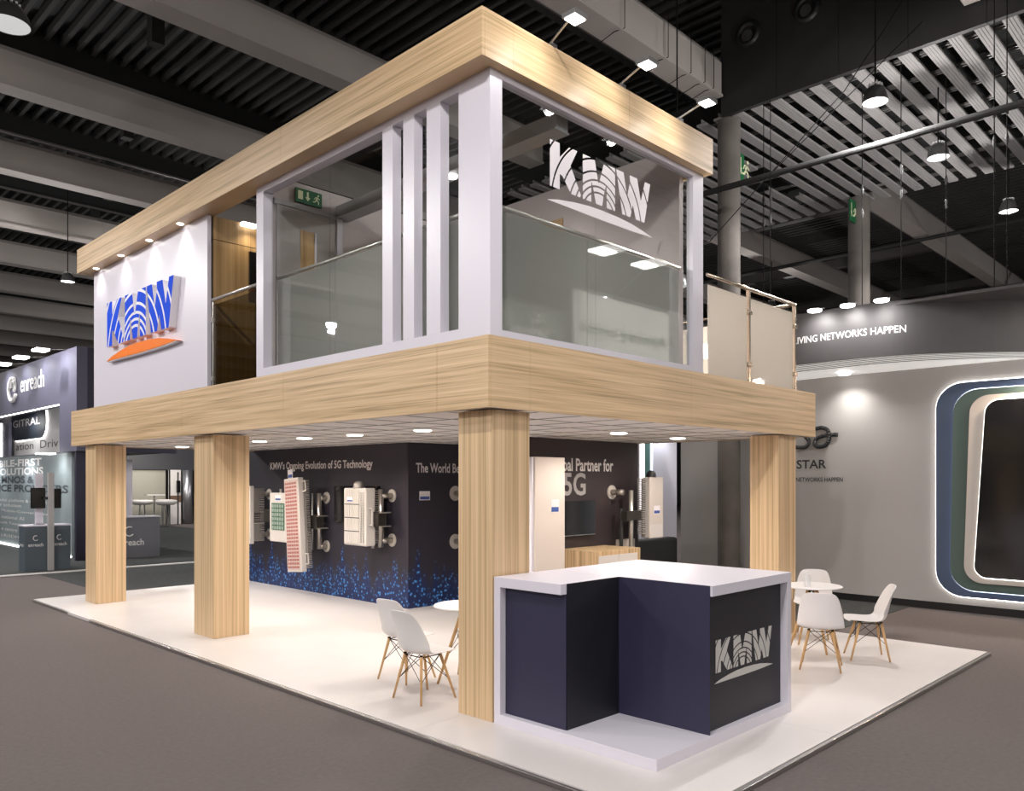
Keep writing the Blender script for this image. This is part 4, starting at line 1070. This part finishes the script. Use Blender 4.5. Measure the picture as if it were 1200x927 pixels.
q = thing('canopy_spotlight', 'lit lamp under the navy fascia over the slogan wall', 'light', (6.6, 23.6, 2.74))
B(6.3, 6.68, 23.4, 23.8, 2.72, 2.755).build('lens', lamp_white, q)
for y in (23.6, 26.5, 30): spot('wall_beam', (6.3, y, 2.70), (6.9, y, 1.2), 60, 150, .9, (.92, .97, 1), .1, q)
# counter with pole and screens in front
t = thing('slate_counter', 'slate blue counter with white top and two round emblems', 'counter', (5.6, 20.4, 0))
sb = mat('counter_slate', (.085, .11, .13), .5)
B(5.13, 6.05, 20.14, 20.62, 0.01, 1.0).build('body', sb, t); B(5.11, 6.07, 20.12, 20.64, 1.0, 1.03).build('worktop', white, t)
for x0 in (5.19, 5.67):
    text('lettering', 'enreach', (x0, 20.14, .55), AY, .30, .08, text_white, t, .01)
    e = MB(); e.path([(x0 + .15 + .05 * math.cos(a), 20.135, .74 + .055 * math.sin(a)) for a in [math.radians(k) for k in range(60, 340, 20)]], .008, 6); e.build('emblem', text_white, t)
text('lettering', 'enreach', (5.13, 20.55, .55), AX, .3, .08, text_white, t, .01)
t = thing('display_post', 'pale slim post with two black screens in front of the slate counter', 'post', (5.6, 20.0, 0))
B(5.56, 5.67, 20.0, 20.1, 0.01, 2.2).build('post', mat('post_grey', (.42, .40, .39), .5), t)
B(5.27, 5.55, 20.2, 20.28, 1.40, 1.86).build('screen', screen_black, t); B(5.69, 5.83, 20.05, 20.3, 1.40, 1.84).build('screen', screen_black, t)
B(5.5, 5.56, 20.05, 20.2, 1.6, 1.66).build('bracket', black, t)
t = thing('roll_banner', 'narrow white banner strip standing on the slate counter', 'banner', (5.4, 20.3, 1.03))
B(5.38, 5.54, 20.32, 20.36, 1.03, 2.18).build('sheet', white, t)
B(5.36, 5.56, 20.28, 20.40, 1.03, 1.05).build('base', alu, t)
# counter seen between the columns
t = thing('grey_counter', 'grey counter with emblem seen between the left timber columns', 'counter', (8.0, 22.2, 0))
gc = mat('counter_grey', (.19, .19, .21), .5)
B(7.08, 8.74, 21.8, 22.35, .01, 1.06).build('body', gc, t); B(7.06, 8.76, 21.78, 22.37, 1.06, 1.09).build('worktop', white, t)
text('lettering', 'enreach', (7.62, 21.8, .33), AY, .70, .17, text_white, t, .015)
e = MB(); e.path([(7.95 + .12 * math.cos(a), 21.79, .70 + .12 * math.sin(a)) for a in [math.radians(k) for k in range(60, 340, 20)]], .018, 6); e.build('emblem', text_white, t)
t = thing('white_pillar_panel', 'white upright panel with small screen behind the grey counter', 'panel', (8.2, 23, 0))
B(7.75, 8.40, 22.8, 22.9, 0.01, 2.6).build('board', white, t); B(7.9, 8.22, 22.76, 22.79, 1.35, 1.8).build('screen', screen_black, t)
# far meeting room
t = thing('meeting_room', 'far glazed beige meeting room under a dark band', 'room box', (15, 38, 0))
bg = mat('room_beige', (.40, .38, .32), .6)
B(11.5, 15.5, 38.0, 38.1, 0.01, 2.55).build('rear_wall', bg, t)
B(10.5, 21, 37.9, 38.0, 2.56, 3.9).build('band', mat('band_dark', (.05, .05, .056), .6), t)
B(15.5, 16.05, 37.6, 37.7, 0.01, 2.55).build('white_panel', white_warm, t); B(15.48, 15.53, 37.55, 37.6, 0.01, 2.55).build('jamb', black, t)
B(15.5, 16.05, 37.58, 37.6, 1.05, 1.35).build('timber_band', mat('band_timber', (.16, .09, .06), .5), t)
B(15.83, 15.98, 37.5, 37.6, 1.5, 2.05).build('screen', screen_black, t); B(15.88, 15.93, 37.57, 37.6, 0.01, 2.45).build('post', black, t)
MB().tube((16.35, 37.6, .01), (16.35, 37.6, 2.55), .24, 24).build('steel_column', mat('steel_satin', (.45, .45, .47), .35, metal=.9), t, smooth=True)
for x in (13.7, 14.6):
    pass
def stool(x, y, label, wd=.45):
    q = thing('bar_stool', label, 'stool', (x, y, 0), 'bar stools in the far room')
    MB().lathe([(.02, .98), (wd * .7, .98), (wd, 1.05), (wd, 1.18), (wd * .85, 1.2)], (x, y, 0), 20).build('seat', white_warm, q, smooth=True)
    for dx in (-.15, .15): MB().tube((x + dx, y, .01), (x + dx * .6, y, 1.0), .03, 8).build('leg', alu, q)
stool(13.9, 36.6, 'white bucket bar stool, left in the far beige room'); stool(14.55, 35.6, 'white bucket bar stool, right of centre in the far room')
stool(15.0, 36.9, 'white bucket bar stool beside the dark jamb of the far room', .36)
q = thing('high_table', 'slim white high table between the far bar stools', 'table', (14.6, 37, 0))
B(14.2, 15.0, 36.8, 37.3, 1.38, 1.42).build('table_top', white_warm, q); MB().tube((14.6, 37.05, .01), (14.6, 37.05, 1.38), .03, 10).build('leg', alu, q)
spot('far_room_fill', (14, 35.5, 3.6), (14.2, 38, 1.2), 260, 130, .9, (1, .95, .85), .3)  # bare fill light added for the far room, no fixture
# dark partition behind the columns (rear booths)
t = thing('rear_partition', 'dark partition closing the view behind the long display wall', 'partition', (12, 20, 0))
B(10.2, 14, 18.5, 18.6, 0, 3.0).build('board', navy_dark, t)

# rigging: hoist wires with small hooks
def rig(pts, label, hooks=()):
    t = thing('rigging_wire', label, 'wire', pts[0], 'rigging wires')
    MB().path(pts, .007, 6).build('cable', wire, t)
    for p in hooks: MB().lathe([(.001, -.10), (.018, -.08), (.024, 0), (.014, .06), (.001, .08)], p, 10).build('hook', steel_dark, t, smooth=True)
for x, y, z0, z1, lab in ((13.3, 6.8, 4.6, 9, 'thin hanging wire beside the nearer concrete column'), (13.2, 6.62, 4.6, 9, 'second thin wire close to the nearer concrete column'),
                          (14.0, 5.35, 4.6, 8.7, 'hoist wire hanging from the slats left of the far column'), (13.5, 4.55, 4.6, 8.7, 'hoist wire with hook above the lettered fascia'),
                          (14.5, 4.18, 4.6, 8.7, 'hoist wire hanging right of the far concrete column'), (12.3, 2.95, 4.6, 8.6, 'hoist wire hanging near the right picture edge'),
                          (12.3, 2.80, 4.6, 8.6, 'paired hoist wire closest to the right picture edge')):
    rig([(x, y, z0), (x, y, z1)], lab, [(x, y, 7.0), (x, y, 6.6)])
for i, x in enumerate((10.1, 11.3, 12.0, 12.45, 12.75)):
    rig([(x, 7.47, 9.75), (x, 7.47, 9.03), (x - .1, 7.6, 8.98), (x - .1, 7.95, 8.9)], 'black wire looped over the front beam, %s from the corner' % ['first', 'second', 'third', 'fourth', 'fifth'][i])
rig([(12.45, 3.9, 8.66), (12.40, 6.2, 7.07)], 'slanting wire from the bulkhead edge to the pipe')
rig([(12.4, 3.7, 9.6), (12.15, 4.9, 7.9), (12.15, 7.2, 6.1)], 'long slanting wire crossing before the black bulkhead')
